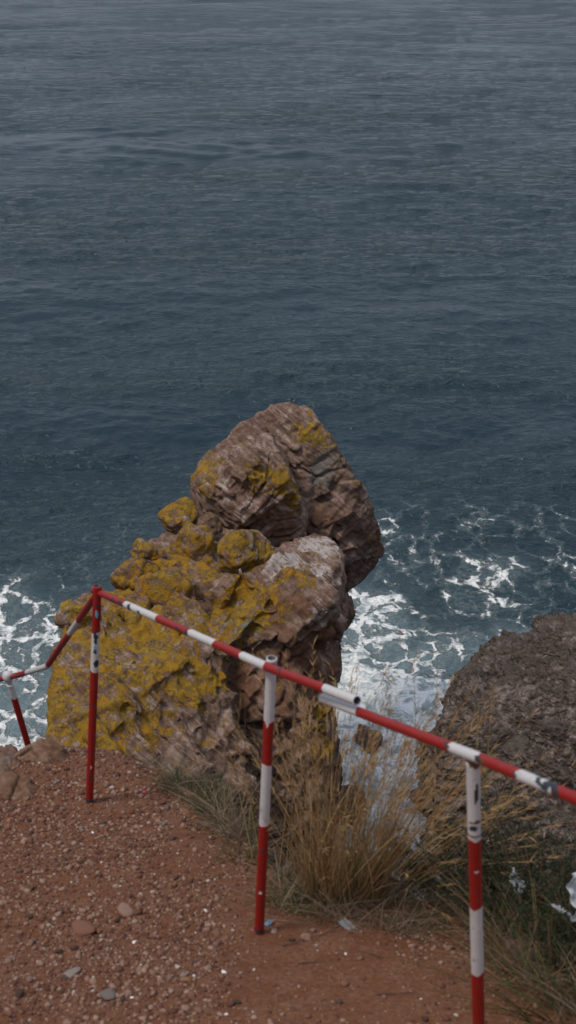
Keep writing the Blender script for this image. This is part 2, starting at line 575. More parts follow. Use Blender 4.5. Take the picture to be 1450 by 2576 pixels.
def mat_rock(name='stack_rock', pale=(.345, .25, .205), dark=(.060, .034, .024)):
    n = NT(name)
    co = n.co()
    L, W, Gy, Ru = n.attr('lichen'), n.attr('pale'), n.attr('grey'), n.attr('rust')
    st = n.mapping(co, (1, 1, 1), (R(25), R(-38), R(20)))
    st2 = n.mapping(st, (1.0, 1.4, 7.0))
    s1 = n.noise(st2, 2.2, 8, .68, .6)
    s2 = n.noise(n.mapping(st, (1.5, 1.5, 14)), 3.0, 6, .7, .3)
    f1 = n.noise(co, 14, 8, .72)
    f2 = n.noise(co, 2.1, 5, .6)
    f3 = n.noise(co, 48, 4, .7)
    k = n.math('MULTIPLY_ADD', n.math('SUBTRACT', f1, .5), .65, s1)
    k = n.math('MULTIPLY_ADD', n.math('SUBTRACT', s2, .5), .28, k)
    k = n.math('MULTIPLY_ADD', n.math('SUBTRACT', n.noise(co, 2.4, 5, .62, .8), .5), .85, k)
    c = n.ramp(k, [(.24, dark), (.40, (.128, .075, .052)), (.54, (.205, .133, .100)), (.72, pale), (.9, (.43, .36, .32))])
    pk = n.ss(.5, .72, f2)
    c = n.mix(n.math('MULTIPLY', pk, .35), c, (.17, .085, .075))
    # rust and clay stain
    r = n.math('ADD', n.math('MULTIPLY', n.math('SUBTRACT', s1, .5), 2.2), Ru)
    c = n.mix(n.math('MULTIPLY', n.math('MULTIPLY', n.ss(.35, .8, r), n.ss(.30, .55, f2)), .8), c, n.mix(f1, (.075, .032, .020), (.22, .105, .058)))
    # grey crustose lichen
    g = n.math('ADD', n.math('MULTIPLY', n.math('SUBTRACT', f1, .5), 3.0), Gy)
    c = n.mix(n.math('MULTIPLY', n.ss(.35, .65, g), .85), c, n.mix(f3, (.10, .105, .095), (.25, .26, .24)))
    # pale quartz, droppings
    wv = n.math('ADD', n.math('MULTIPLY', n.math('SUBTRACT', k, .5), 1.6), W)
    c = n.mix(n.math('MULTIPLY', n.ss(.45, .95, wv), .9), c, n.mix(f3, (.30, .255, .235), (.52, .48, .46)))
    sp = n.math('ADD', n.math('MULTIPLY', n.math('SUBTRACT', n.noise(co, 11, 3, .5, 1.5), .5), 3.2), n.math('MULTIPLY', W, .62))
    c = n.mix(n.ss(.98, 1.1, sp), c, (.68, .67, .66))
    # yellow lichen
    ln = n.noise(co, 6.5, 9, .74, .3)
    lv = n.math('ADD', n.math('MULTIPLY', n.math('SUBTRACT', ln, .5), 5.0), n.math('MINIMUM', L, .68))
    lv = n.math('MULTIPLY_ADD', n.math('SUBTRACT', n.noise(co, 24, 5, .7), .5), 2.2, lv)
    lv = n.math('MULTIPLY_ADD', n.math('SUBTRACT', n.noise(co, 2.2, 4, .6), .5), 2.6, lv)
    lm = n.ss(.42, .62, lv)
    lc = n.ramp(n.math('MULTIPLY_ADD', f3, .5, n.math('MULTIPLY', ln, .5)), [(.32, (.13, .072, .012)), (.46, (.235, .136, .013)), (.60, (.35, .208, .021)), (.75, (.46, .32, .07))])
    lc = n.mix(n.math('MULTIPLY', n.ss(.46, .64, n.noise(co, 10, 6, .7)), .75), lc, (.14, .085, .028))
    lc = n.mix(n.math('MULTIPLY', n.ss(.52, .68, n.noise(co, 5, 6, .7, .6)), .7), lc, (.39, .265, .045))
    lc = n.mix(n.ss(.40, .7, f2), lc, n.mix(f3, (.25, .125, .010), (.40, .20, .012)))
    c = n.mix(lm, c, lc)
    # pale rosettes inside the lichen
    ro = n.vor(n.vmath('ADD', co, n.vmath('SCALE', n.noise(co, 9, 3, .6, col=True), .16)), 3.4, 'F1')
    rm = n.math('MULTIPLY', n.math('MULTIPLY', n.math('SUBTRACT', 1, n.ss(.12, .2, ro)), n.ss(.3, .8, L)), n.ss(.42, .55, f1))
    c = n.mix(n.math('MULTIPLY', rm, .8), c, n.mix(f3, (.23, .20, .17), (.36, .33, .30)))
    h = n.math('MULTIPLY_ADD', f1, .6, n.math('MULTIPLY', s2, .45))
    h = n.math('MULTIPLY_ADD', f3, .35, h)
    h = n.math('MULTIPLY_ADD', n.math('MULTIPLY', lm, n.noise(co, 30, 6, .7)), 1.0, h)
    b = n.bump(h, .75, .045)
    return n.done(c, .85, b, .25)

ROCK = mat_rock()

stack_body = [
    # front left mass
    block([(180, 1512, 17.0), (215, 1506, 17.0), (300, 1500, 17.2), (450, 1500, 17.2), (560, 1540, 16.6), (150, 1560, 16.5), (140, 1640, 15.9),
           (134, 1740, 15.2), (124, 1840, 14.6), (135, 1910, 14.2), (300, 1740, 15.0), (450, 1700, 15.3), (570, 1640, 15.8),
           (250, 1970, 13.8), (430, 2000, 13.9), (590, 2010, 14.3), (600, 1900, 14.8)], 1.5, 3, -1.0),
    # ledge below the lumps
    block([(300, 1450, 18.0), (335, 1405, 18.6), (405, 1345, 19.2), (500, 1310, 19.6), (600, 1370, 19.2), (690, 1400, 18.6), (560, 1510, 17.1), (400, 1520, 17.0), (293, 1500, 17.3)], 1.5, 3, -1.0),
    block([(500, 1300, 20.2), (620, 1340, 20.0), (760, 1380, 19.8), (800, 1420, 19.4), (820, 1480, 19.4), (700, 1450, 18.6)], 2.0, 3, -1.0),
    # right foreground block with the pale top
    block([(780, 1343, 18.6), (838, 1345, 18.4), (856, 1368, 18.1), (868, 1388, 17.9), (700, 1388, 18.3), (610, 1465, 17.4), (525, 1512, 16.9), (512, 1545, 16.6),
           (540, 1575, 16.3), (610, 1550, 16.15), (740, 1525, 16.1), (790, 1500, 16.4), (850, 1420, 17.3), (858, 1470, 17.2), (846, 1530, 16.9), (828, 1605, 16.5), (720, 1640, 16.1), (570, 1640, 16.1)], 1.3, 2),
    # wall below it
    block([(545, 1590, 16.35), (740, 1560, 16.2), (824, 1590, 16.6), (820, 1650, 16.4), (824, 1720, 16.2), (830, 1800, 15.95), (838, 1880, 15.8),
           (560, 1720, 15.9), (585, 1900, 15.35), (600, 2060, 15.0), (700, 1900, 15.4), (700, 2100, 15.0), (820, 2080, 15.4)], 1.5, 3, -1.0),
    # bulge at the right foot of the wall
    block([(740, 1760, 15.75), (785, 1770, 15.7), (800, 1850, 15.5), (812, 1930, 15.3), (815, 2060, 15.1), (740, 1900, 15.3), (730, 2080, 14.9)], 1, 2, -1.0),
    # dark snout under the summit
    block([(868, 1488, 20.2), (890, 1550, 20.0), (865, 1578, 20.0), (838, 1605, 20.1), (800, 1600, 19.8), (800, 1480, 19.8), (830, 1470, 20.0)], 1.2, None),
    block([(800, 1560, 20.2), (822, 1600, 20.4), (815, 1680, 20.4), (780, 1680, 20.2), (760, 1560, 20)], 1.2, 3, -1.0),
    # small fin at the wall's edge
    block([(815, 1650, 17.2), (834, 1662, 17.3), (836, 1685, 17.3), (815, 1700, 17.2)], .3, None),
]
summit_front = [
    block([(585, 1078, 20.9), (640, 1054, 20.9), (682, 1095, 20.4), (560, 1106, 20.6), (502, 1165, 20.3), (482, 1205, 20.0), (495, 1255, 19.9),
           (600, 1190, 19.35), (745, 1238, 19.3), (718, 1165, 19.8), (510, 1290, 19.8), (560, 1330, 19.65), (640, 1372, 19.55), (735, 1390, 19.5), (762, 1335, 19.5), (756, 1260, 19.4)], 1.7, .8),
]
summit_back = [
    block([(642, 1052, 21.5), (680, 1020, 21.4), (725, 1010, 21.4), (765, 1020, 21.2), (787, 1036, 21.0), (830, 1092, 20.8), (868, 1160, 20.6), (892, 1215, 20.55), (900, 1400, 20.4),
           (760, 1420, 20.2), (745, 1250, 20.5), (715, 1120, 20.9), (780, 1120, 20.7), (850, 1470, 20.5)], 1.8, 1.0),
    block([(860, 1215, 20.5), (905, 1212, 20.5), (922, 1236, 20.55), (952, 1312, 20.6), (968, 1386, 20.7), (945, 1425, 20.8), (890, 1472, 20.7), (862, 1492, 20.5), (800, 1400, 20.2), (800, 1300, 20.3), (880, 1330, 20.3)], 1.5, None),
]

def ell_pts(u, v, w, h, y, seed, dz=.75, n=26):
    r = np.random.default_rng(seed)
    c = P(u, v, y); sc = (y / .89) / FPX
    q = r.normal(size=(n, 3)); q /= np.linalg.norm(q, axis=1)[:, None]
    q *= r.uniform(.86, 1.05, (n, 1))
    return [c + p * np.array([w / 2 * sc, w / 2 * sc * dz, h / 2 * sc * 1.05]) for p in q]

lumps = [  # u v w h y lichen
    (446, 1300, 124, 112, 19.35, .35), (490, 1380, 140, 140, 18.5, .8), (618, 1394, 180, 150, 17.85, .9), (372, 1392, 108, 84, 18.4, .7), (346, 1455, 140, 104, 17.7, .6),
    (418, 1485, 176, 110, 17.15, .6), (528, 1322, 70, 76, 19.0, .7), (205, 1552, 136, 104, 16.65, .7),
]

def shards(blocks, n, seed, size=1.0):
    """angular slabs broken along the bedding, half sunk in the face they stand on"""
    r = np.random.default_rng(seed)
    m = remesh(blocks, .07)
    bv = BVHTree.FromPolygons([tuple(x) for x in get_v(m)], [tuple(p.vertices) for p in m.polygons])
    uv = np.array([proj(p) for b in blocks for p in b])
    out = []
    while len(out) < n:
        u, v = r.uniform(uv[:, 0].min(), uv[:, 0].max()), r.uniform(uv[:, 1].min(), min(uv[:, 1].max(), 2050))
        h = bv.ray_cast(Vector((0, 0, CAMH)), Vector(ray(u, v)).normalized())
        if h[0] is None: continue
        c, nn = np.array(h[0]), np.array(h[1])
        hs_ = np.array([r.uniform(.16, .55), r.uniform(.12, .36), r.uniform(.07, .20)]) * size
        A = STRATA @ rotm(r.normal(0, .18), r.normal(0, .18), r.normal(0, .25))
        ext = np.abs(nn @ A) @ hs_
        c = c - nn * (ext - r.uniform(.02, .12) * size)
        k = np.array([[x, y, z] for x in (-1, 1) for y in (-1, 1) for z in (-1, 1)], float)
        k = k * (1 + r.normal(0, .13, k.shape)) * hs_
        pts = [c + A @ q for q in k]
        # keep the outline of the rock: a slab that would stick out past it is left off
        if all(bv.ray_cast(Vector((0, 0, CAMH)), Vector((p - np.array([0, 0, CAMH]))).normalized())[0] is not None for p in pts): out.append(pts)
    bpy.data.meshes.remove(m)
    return out

stack_me = remesh(stack_body + shards(stack_body, 150, 801) + shards(stack_body, 40, 811, 1.6), .026)
apply_disp(stack_me, crag_disp(get_v(stack_me), get_n(stack_me), 1.0, 0))
sf_me = remesh(summit_front + shards(summit_front, 34, 802, .8) + shards(summit_front, 9, 812, 1.5), .023)
apply_disp(sf_me, crag_disp(get_v(sf_me), get_n(sf_me), .75, 5))
sb_me = remesh(summit_back + shards(summit_back, 30, 803, .8) + shards(summit_back, 10, 813, 1.5), .024)
apply_disp(sb_me, crag_disp(get_v(sb_me), get_n(sb_me), .62, 9, .8))
lump_me = []
for i, (u, vv, w_, h_, y_, li) in enumerate(lumps):
    m = remesh([ell_pts(u, vv, w_, h_, y_, 300 + i)], .022)
    apply_disp(m, crag_disp(get_v(m), get_n(m), .62, 20 + i, big=.5))
    lump_me.append(m)

def bvh_of(mes):
    V, Fc, o = [], [], 0
    for m in mes:
        vv = get_v(m)
        V += [tuple(x) for x in vv]
        Fc += [tuple(a + o for a in p.vertices) for p in m.polygons]
        o += len(vv)
    return BVHTree.FromPolygons(V, Fc)

rock_all = [stack_me, sf_me, sb_me] + lump_me
BV = bvh_of(rock_all)

def hit(u, v, bv=None):
    d = Vector(ray(u, v)).normalized()
    h = (bv or BV).ray_cast(Vector((0, 0, CAMH)), d)
    return None if h[0] is None else np.array(h[0])

# where each stain grows: found on the rock once, then kept as a place with a radius in metres
PAINT = {
    'lichen': [(200, 1560, .9, .9), (300, 1560, .8, .8), (250, 1620, .8, .75), (400, 1580, .8, .75), (180, 1700, .8, .8), (200, 1800, .7, .85), (300, 1680, .7, .6), (420, 1680, .6, .6), (480, 1720, .5, .55), (300, 1800, .5, .5), (160, 1880, .5, .7), (260, 1880, .4, .6), (520, 1600, .4, .5),
               (420, 1620, .5, .4), (480, 1560, .4, .2), (560, 1530, .4, .7), (640, 1490, .4, .6), (700, 1480, .35, .5), (700, 1550, .3, .8), (740, 1450, .3, .5), (620, 1440, .4, .5), (780, 1430, .25, .4), (600, 1520, .3, .6),
               (500, 1400, .5, 1), (370, 1390, .4, .7), (340, 1460, .5, .7), (420, 1480, .5, .6), (440, 1270, .3, .7), (520, 1210, .35, .5), (490, 1190, .25, .8), (530, 1140, .2, .5),
               (700, 1195, .32, 1.2), (650, 1185, .28, .9), (740, 1225, .24, 1.2), (500, 1200, .4, .8), (690, 1130, .18, .6), (710, 1150, .15, .6), (800, 1080, .36, 1.5), (830, 1105, .15, .8), (900, 1225, .15, .9), (925, 1290, .18, .6), (935, 1350, .22, .8), (865, 1165, .12, .6),
               (800, 1850, .25, .9), (815, 1800, .2, .8), (820, 1900, .25, .8), (640, 1870, .2, -.3)],
    'pale': [(740, 1060, .5, .35), (600, 1110, .5, .5), (640, 1140, .4, .3), (780, 1370, .5, .8), (830, 1380, .4, .6), (720, 1400, .3, .5), (840, 1470, .5, .45), (800, 1560, .4, .35), (600, 1270, .6, .25), (430, 1330, .3, .6), (700, 1080, .3, .4),
             (690, 1430, .4, .5), (800, 1440, .4, .5), (820, 1540, .4, .5), (560, 1250, .5, .4), (680, 1270, .4, .35), (770, 1700, .5, .45), (640, 1900, .5, .3), (600, 1950, .4, .3), (480, 1450, .3, .1), (760, 1860, .3, .3)],
    'grey': [(830, 1150, .45, .75), (810, 1210, .3, .5), (910, 1290, .3, .4), (640, 1560, .4, .6), (590, 1580, .3, .5), (740, 1330, .2, .6), (550, 1560, .25, .3), (300, 1900, .6, .3), (450, 1850, .6, .2), (740, 1600, .4, .3)],
    'rust': [(830, 1290, .4, .6), (800, 1310, .25, .8), (720, 1310, .35, .6), (650, 1330, .4, .4), (880, 1450, .4, .6), (770, 1640, .7, .7), (690, 1600, .6, .8), (740, 1580, .5, .6), (800, 1700, .5, .6), (690, 1800, .6, .5), (850, 1560, .4, .5), (600, 1750, .6, .4), (780, 1760, .4, .4), (650, 1680, .4, .5), (540, 1780, .5, .3), (720, 1360, .2, .7), (560, 1470, .35, .45), (480, 1470, .25, .4)],
}
PAINT3 = {k: [(hit(u, v), r, s) for (u, v, r, s) in L if hit(u, v) is not None] for k, L in PAINT.items()}

def paint(me, base_l=0.0, base=(-.35, -.3, -.4, -.25), up_l=.25):
    v, n = get_v(me), get_n(me)
    vw = v + np.stack([fbm(v * 2.2 + 7 * k, 3, 200 + k) for k in range(3)], 1) * .16
    for i, k in enumerate(('lichen', 'pale', 'grey', 'rust')):
        a = np.full(len(v), base[i])
        if k == 'lichen':
            a = a + base_l + up_l * np.clip(n[:, 2], -1, 1)
        if k == 'pale':
            a = a + .15 * np.clip(n[:, 2], -1, 1)
        for (c, r, s) in PAINT3[k]:
            a = a + s * 1.15 * np.exp(-((vw - c) ** 2).sum(1) / (r * r))
        set_attr(me, k, np.clip(a, -1, 1.6))
    me.materials.clear(); me.materials.append(ROCK)

paint(stack_me, -.05)
paint(sf_me, -.2)
paint(sb_me, -.25)
for m, l in zip(lump_me, lumps): paint(m, l[5] * .75, up_l=.45)
stack = tag(link('sea_stack', stack_me), 'tall craggy sea stack with yellow lichen rising from the surf below the railing', 'rock')
link('summit_crag', sf_me, stack)
link('summit_crag', sb_me, stack)
for m in lump_me: link('boulder', m, stack)

# ------------------------------------------------------------------ honeycombed outcrop on the right
outcrop_blocks = [
    block([(1480, 1548, 17.5), (1400, 1566, 17.3), (1325, 1622, 16.8), (1283, 1655, 16.5), (1185, 1700, 16.2), (1152, 1742, 15.9), (1116, 1790, 15.6), (1110, 1880, 15.2), (1098, 1925, 15.1), (1100, 1990, 14.8),
           (1300, 1790, 14.9), (1450, 1740, 15.0), (1250, 2050, 13.6), (1450, 2050, 13.4), (1620, 1560, 17.5), (1620, 2100, 13.2), (1160, 1900, 14.6)], 1.5, 3, -1),
    block([(1215, 1985, 13.9), (1300, 1888, 13.9), (1380, 1915, 13.6), (1450, 1960, 13.3), (1620, 2010, 13.1), (1180, 2120, 13.1), (1450, 2230, 12.3), (1250, 2240, 12.7), (1620, 2280, 12.1)], 1.2, 3, -1),
]
oc_me = remesh(outcrop_blocks, .017)
v, n = get_v(oc_me), get_n(oc_me)
e1 = np.array([.80, -.25, -.55]); e1 /= np.linalg.norm(e1)
e3 = np.array([0, -.6, .8]); e3 = e3 - e1 * (e1 @ e3); e3 /= np.linalg.norm(e3)
OST = np.stack([e1, np.cross(e3, e1), e3], 1)
wv = np.stack([fbm(v * 1.9 + 3 * k, 3, 410 + k) for k in range(3)], 1)
q = v @ OST + wv * .12
t, st, f1, f2 = facets(v * np.array([.9, .9, .9]) + wv * .2, 405, 16)
d = t * .34 + st * .10
_, st, g1, g2 = facets(q * np.array([2.0, 3.8, 2.8]), 420, 18)
big_pit = sstep(-.35, .2, fbm(v * .8, 2, 421))
d += (.18 * (np.clip(g1, 0, .85) / .7) ** 1.6 - .11 + st * .035) * (.45 + .75 * big_pit)
_, st, h1, h2 = facets((q + wv * .06) * np.array([6.5, 11.0, 8.0]), 430, 18)
sp = .5 + .7 * sstep(-.2, .3, fbm(v * 1.3, 2, 433))
d += (.085 * (np.clip(h1, 0, .85) / .7) ** 1.8 - .04) * sp
d += saw(q[:, 1] * 2.1 + .8 * fbm(v * 1.1, 3, 440)) * .085
d += .07 * fbm(v * .9, 3, 450) + .022 * fbm(v * 14, 4, 460, .65) - .05
# weathered rims of the pits are darker and greyer than their fresh floors
ridge = np.clip(.55 * sstep(.35, .75, g1) + .5 * sstep(.40, .75, h1) * sp + .35 * fbm(v * 2.5, 3, 470), 0, 1)
set_attr(oc_me, 'ridge', ridge)
apply_disp(oc_me, d - .03)
oc_me.transform(Matrix.Translation((.05, 0, -.07)))

def mat_outcrop():
    n = NT('honeycomb_rock')
    co = n.co()
    f1 = n.noise(co, 9, 9, .72, .4); f2 = n.noise(co, 2.0, 5, .6); f3 = n.noise(co, 45, 4, .7)
    st = n.noise(n.mapping(co, (1.5, 4, 4), (R(-20), R(35), R(-10))), 1.8, 7, .7, .8)
    k = n.math('MULTIPLY_ADD', n.math('SUBTRACT', f1, .5), 1.1, st)
    rg = n.attr('ridge')
    k = n.math('MULTIPLY_ADD', n.math('SUBTRACT', f1, .5), .9, k)
    c = n.ramp(k, [(.28, (.055, .038, .031)), (.45, (.165, .122, .105)), (.62, (.29, .228, .206)), (.82, (.40, .33, .305))])
    c = n.mix(n.math('MULTIPLY', n.ss(.25, .75, n.math('MULTIPLY_ADD', n.math('SUBTRACT', f1, .5), 1.2, rg)), .8), c, n.mix(f3, (.048, .035, .028), (.16, .13, .108)))
    c = n.mix(n.math('MULTIPLY', n.ss(.45, .7, f2), .4), c, (.15, .115, .10))
    c = n.mix(n.math('MULTIPLY', n.ss(.62, .78, n.noise(co, 1.1, 5, .6)), .6), c, (.12, .072, .042))
    lv = n.math('ADD', n.math('MULTIPLY', n.noise(co, 1.2, 3), .9), n.math('MULTIPLY', n.noise(co, 10, 6, .7), .6))
    c = n.mix(n.ss(.98, 1.05, lv), c, (.24, .15, .02))
    h = n.math('MULTIPLY_ADD', f3, .3, f1)
    h = n.math('ADD', h, n.math('MULTIPLY', st, .6))
    pits = n.vor(n.mapping(n.vmath('ADD', co, n.vmath('SCALE', n.noise(co, 5, 3, .6, col=True), .12)), (1, 1, 1.4)), 13, 'F1')
    h = n.math('MULTIPLY_ADD', pits, .9, h)
    c = n.mix(n.math('MULTIPLY', n.ss(.38, .62, pits), .35), c, n.mix(f3, (.04, .03, .024), (.13, .11, .09)))
    return n.done(c, .85, n.bump(h, 1.0, .075), .25)
oc_me.materials.clear(); oc_me.materials.append(mat_outcrop())
outcrop = tag(link('rock_outcrop', oc_me), 'grey brown honeycomb weathered rock outcrop opposite the lichen covered stack', 'rock')

# ------------------------------------------------------------------ rocks awash
WET = mat_rock('wet_rock', (.17, .13, .105), (.04, .03, .026))
def small_rock(name, pts, seed, voxel, amp, mat, sc=1.0, **at):
    m = remesh([pts], voxel)
    apply_disp(m, crag_disp(get_v(m) * sc, get_n(m), amp / sc, seed))
    for k in ('lichen', 'pale', 'grey', 'rust'):
        set_attr(m, k, np.full(len(m.vertices), at.get(k, -.6)))
    m.materials.clear(); m.materials.append(mat)
    return link(name, m)

def awash(u, v, w, h, zc, zh, seed, label, **at):
    """a rock in the water: w, h metres across and deep, zh half height, centre at height zc"""
    c = G(u, v); r = np.random.default_rng(seed)
    q = r.normal(size=(30, 3)); q /= np.linalg.norm(q, axis=1)[:, None]
    pts = [np.array([c[0], c[1], zc]) + p * np.array([w / 2, h / 2, zh]) for p in q]
    o = small_rock('sea_rock', pts, seed, .03, .8, WET, 1.6, **at)
    tag(o, label, 'rock', 'rocks awash round the stack')
awash(965, 1482, .8, 1.0, -.36, .34, 501, 'flat brown rock just breaking the water beside the snout of the stack', rust=.2, pale=.0)
awash(985, 1578, .8, .7, -.30, .28, 502, 'brown rock washed over by surf where dark water meets the foam', rust=.2)
awash(925, 1850, .6, .9, -.06, .24, 503, 'jagged brown rock standing in white surf between stack and outcrop', rust=.3, pale=.1)
awash(872, 2042, .8, .9, .1, .45, 504, 'dark wet rock in the surf behind the big grass tussock', grey=.1)
awash(18, 1925, .7, .5, .1, .3, 505, 'dark slab in the foam behind the boulders at the path edge')
awash(10, 1985, .9, .9, .2, .45, 506, 'grey brown rock at the foot of the cliff below the path edge', grey=.2)

# ------------------------------------------------------------------ ground: path and cliff edge
def zplane(y):
    return CAMH - 2.4 - .33 * y

edge_uv = [(-420, 2250), (-120, 2080), (0, 2010), (38, 1965), (60, 1905), (130, 1872), (240, 1880), (300, 1900), (360, 1925), (430, 1950), (510, 1985), (590, 2050), (660, 2140), (740, 2205), (860, 2225), (1000, 2240), (1150, 2262), (1300, 2310), (1450, 2380), (1700, 2480)]
E = []
for (u, v) in edge_uv:
    d = ray(u, v)                       # meet the sloping path
    t = (-2.4) / (d[2] + .33 * d[1])
    E.append((d[0] * t, d[1] * t))
E = np.array(E)
def yedge(x):
    return np.interp(x, E[:, 0], E[:, 1])

def zground(x, y):
    x = np.asarray(x, float); y = np.asarray(y, float)
    q = np.stack([x, y, np.zeros_like(x)], 1)
    e = yedge(x) + .05 * fbm(q * 2.3, 3, 600)
    d = y - e
    z = zplane(y)
    z = z + .035 * fbm(q * 1.1, 3, 610) + .012 * fbm(q * 4, 3, 620) + .006 * fbm(q * 16, 3, 630) + .004 * np.abs(fbm(q * 45, 2, 640))
    # lip rounds off, then a steep broken bank, then the cliff
    a = np.clip(d + .10, 0, None)
    drop = .9 * np.clip(a, 0, .25) ** 2 / .25 + 1.5 * np.clip(a - .25, 0, .9) + 9 * np.clip(a - 1.0, 0, 1.3) + 2.2 * np.clip(a - 2.3, 0, None)
    rough = sstep(.1, .6, d)
    z = z - drop + rough * (.16 * fbm(q * 2.2, 4, 650) + .05 * fbm(q * 8, 3, 655))
    # mounded rim at the left corner
    z = z + .05 * np.exp(-((x + 1.05) / .35) ** 2 - ((y - 5.5) / .4) ** 2)
    return np.maximum(z, -1.5)

gx = np.concatenate([np.linspace(-14, -2.2, 50)[:-1], np.linspace(-2.2, 1.9, 330), np.linspace(1.9, 14, 50)[1:]])
gy = np.concatenate([np.linspace(-8, 2.5, 40)[:-1], np.linspace(2.5, 7.4, 380), np.linspace(7.4, 12, 60)[1:]])
GY, GX = np.meshgrid(gy, gx, indexing='ij')
gz = zground(GX.ravel(), GY.ravel())
nr, nc = GY.shape
i = np.arange(nr * nc).reshape(nr, nc)
f = np.stack([i[:-1, :-1], i[:-1, 1:], i[1:, 1:], i[1:, :-1]], -1).reshape(-1, 4)

def mat_ground():
    n = NT('red_dirt')
    co = n.co()
    a = n.noise(co, 1.3, 5, .6); b = n.noise(co, 7, 7, .7); c3 = n.noise(co, 60, 5, .75); pv = n.vor(co, 42, 'F1', col=True); pd = n.vor(co, 42, 'F1')
    c = n.mix(a, (.098, .033, .014), (.168, .066, .031))
    c = n.mix(n.ss(.42, .66, b), c, n.mix(c3, (.085, .032, .015), (.235, .110, .060)))
    c = n.mix(n.math('MULTIPLY', n.ss(.4, .75, c3), .55), c, (.26, .145, .10))
    grit = n.math('MULTIPLY', n.math('SUBTRACT', 1, n.ss(.22, .34, pd)), n.ss(.45, .6, b))
    c = n.mix(n.math('MULTIPLY', grit, .7), c, n.mix(pv, (.12, .058, .04), (.33, .20, .155)))
    # bank and cliff below the lip are stony
    g = n.n('ShaderNodeNewGeometry')
    sx = n.n('ShaderNodeSeparateXYZ'); n.l(g.outputs['Normal'], sx.inputs[0])
    st = n.math('SUBTRACT', 1, n.ss(.45, .75, sx.outputs['Z']))
    c = n.mix(n.math('MULTIPLY', st, .8), c, n.mix(b, (.075, .05, .036), (.20, .14, .105)))
    h = n.math('MULTIPLY_ADD', c3, .5, b)
    h = n.math('MULTIPLY_ADD', grit, .6, h)
    return n.done(c, .92, n.bump(h, .8, .012), .2)
ground = link('ground', mesh_np('ground', np.stack([GX.ravel(), GY.ravel(), gz], 1), f, True, None, [mat_ground()]))
tag(ground, 'reddish brown gravelly dirt path ending at a cliff edge', 'ground', kind='structure')

def zg1(x, y): return float(zground(np.array([x]), np.array([y]))[0])
def on_ground(u, v):
    d = ray(u, v); lo, hi = 1.5, 9.0
    t = np.linspace(lo, hi, 1500)
    p = d[None] * t[:, None] + np.array([0, 0, CAMH])
    m = p[:, 2] < zground(p[:, 0], p[:, 1])
    m &= p[:, 1] < yedge(p[:, 0]) + .30
    if m.any(): return p[int(np.argmax(m))]
    x, y = p[int(np.argmin(np.abs(p[:, 1] - yedge(p[:, 0]) - .02)))][:2]      # the ray clears the lip: take the lip itself
    return np.array([x, y, float(zground(np.array([x]), np.array([y]))[0])])

# embedded boulders at the rim
EARTH = None
def mat_boulder():
    n = NT('earthy_rock')
    co = n.co()
    a = n.noise(co, 3, 6, .65); b = n.noise(co, 16, 8, .7)
    c = n.ramp(n.math('MULTIPLY_ADD', n.math('SUBTRACT', b, .5), .8, a), [(.3, (.08, .045, .028)), (.5, (.17, .09, .055)), (.7, (.25, .16, .11))])
    return n.done(c, .9, n.bump(b, .8, .03), .2)
EARTH = mat_boulder()
def rim_boulder(u, v, rx, ry, rz, seed, label, sink=.0):
    c = on_ground(u, v)
    r = np.random.default_rng(seed)
    q = r.normal(size=(28, 3)); q /= np.linalg.norm(q, axis=1)[:, None]
    pts = [c + np.array([0, 0, -sink]) + p * np.array([rx, ry, rz]) for p in q]
    o = small_rock('boulder', pts, seed, .0065, .9, EARTH, 4.5)
    return tag(o, label, 'boulder')
rim_boulder(95, 1908, .15, .16, .13, 701, 'earthy brown boulder at the path rim with dark undercut side', .06)
rim_boulder(15, 2000, .17, .16, .13, 702, 'rounded reddish boulder half buried at the left edge of the path', .05)
rim_boulder(290, 1905, .13, .05, .028, 703, 'thin grey stone slab edging the rim behind the tall red post', .02)

# ------------------------------------------------------------------ pebbles
def mat_pebble(name, c0, c1, sc=30):
    n = NT(name)
    co = n.co()
    a = n.noise(co, sc, 5, .65)
    r = n.objrand()
    c = n.mix(a, c0, c1)
    hsv = n.n('ShaderNodeHueSaturation')
    n.l(c, hsv.inputs['Color']); n.l(n.lin(r, 0, 1, .7, 1.3), hsv.inputs['Value'])
    return n.done(hsv.outputs[0], .85, n.bump(a, .5, .005), .25)
PEB = [
    ('reddish brown', mat_pebble('red_stone', (.12, .052, .034), (.22, .105, .07)), .42),
    ('pinkish tan', mat_pebble('tan_stone', (.19, .105, .075), (.32, .20, .155)), .33),
    ('dark brown', mat_pebble('dark_stone', (.05, .030, .023), (.11, .066, .05)), .13),
    ('grey', mat_pebble('grey_stone', (.14, .115, .10), (.25, .21, .18)), .035),
    ('orange', mat_pebble('orange_stone', (.20, .085, .04), (.30, .135, .065)), .05),
]
WHITE = mat_pebble('white_chip_stone', (.58, .56, .53), (.74, .73, .70))

def pebble_mesh(name, seed, sub=2, mat=None):
    bm = bmesh.new()
    bmesh.ops.create_icosphere(bm, subdivisions=sub, radius=1)
    v = np.array([x.co for x in bm.verts])
    r = np.random.default_rng(seed)
    pl = r.normal(size=(13, 3)); pl /= np.linalg.norm(pl, axis=1)[:, None]
    d = np.ones(len(v))
    for a in pl:
        cosv = v @ a
        lim = r.uniform(.5, .86)
        d = np.minimum(d, np.where(cosv > 1e-3, lim / np.maximum(cosv, 1e-3), 9))
    v = v * d[:, None] * np.array([1, r.uniform(.65, .95), r.uniform(.45, .75)])
    v += .04 * np.stack([vnoise(v * 4 + k * 5, seed + k) for k in range(3)], 1)
    for x, c in zip(bm.verts, v): x.co = c
    me = bpy.data.meshes.new(name); bm.to_mesh(me); bm.free()
    me.polygons.foreach_set('use_smooth', np.ones(len(me.polygons), bool))
    if mat: me.materials.append(mat)
    return me

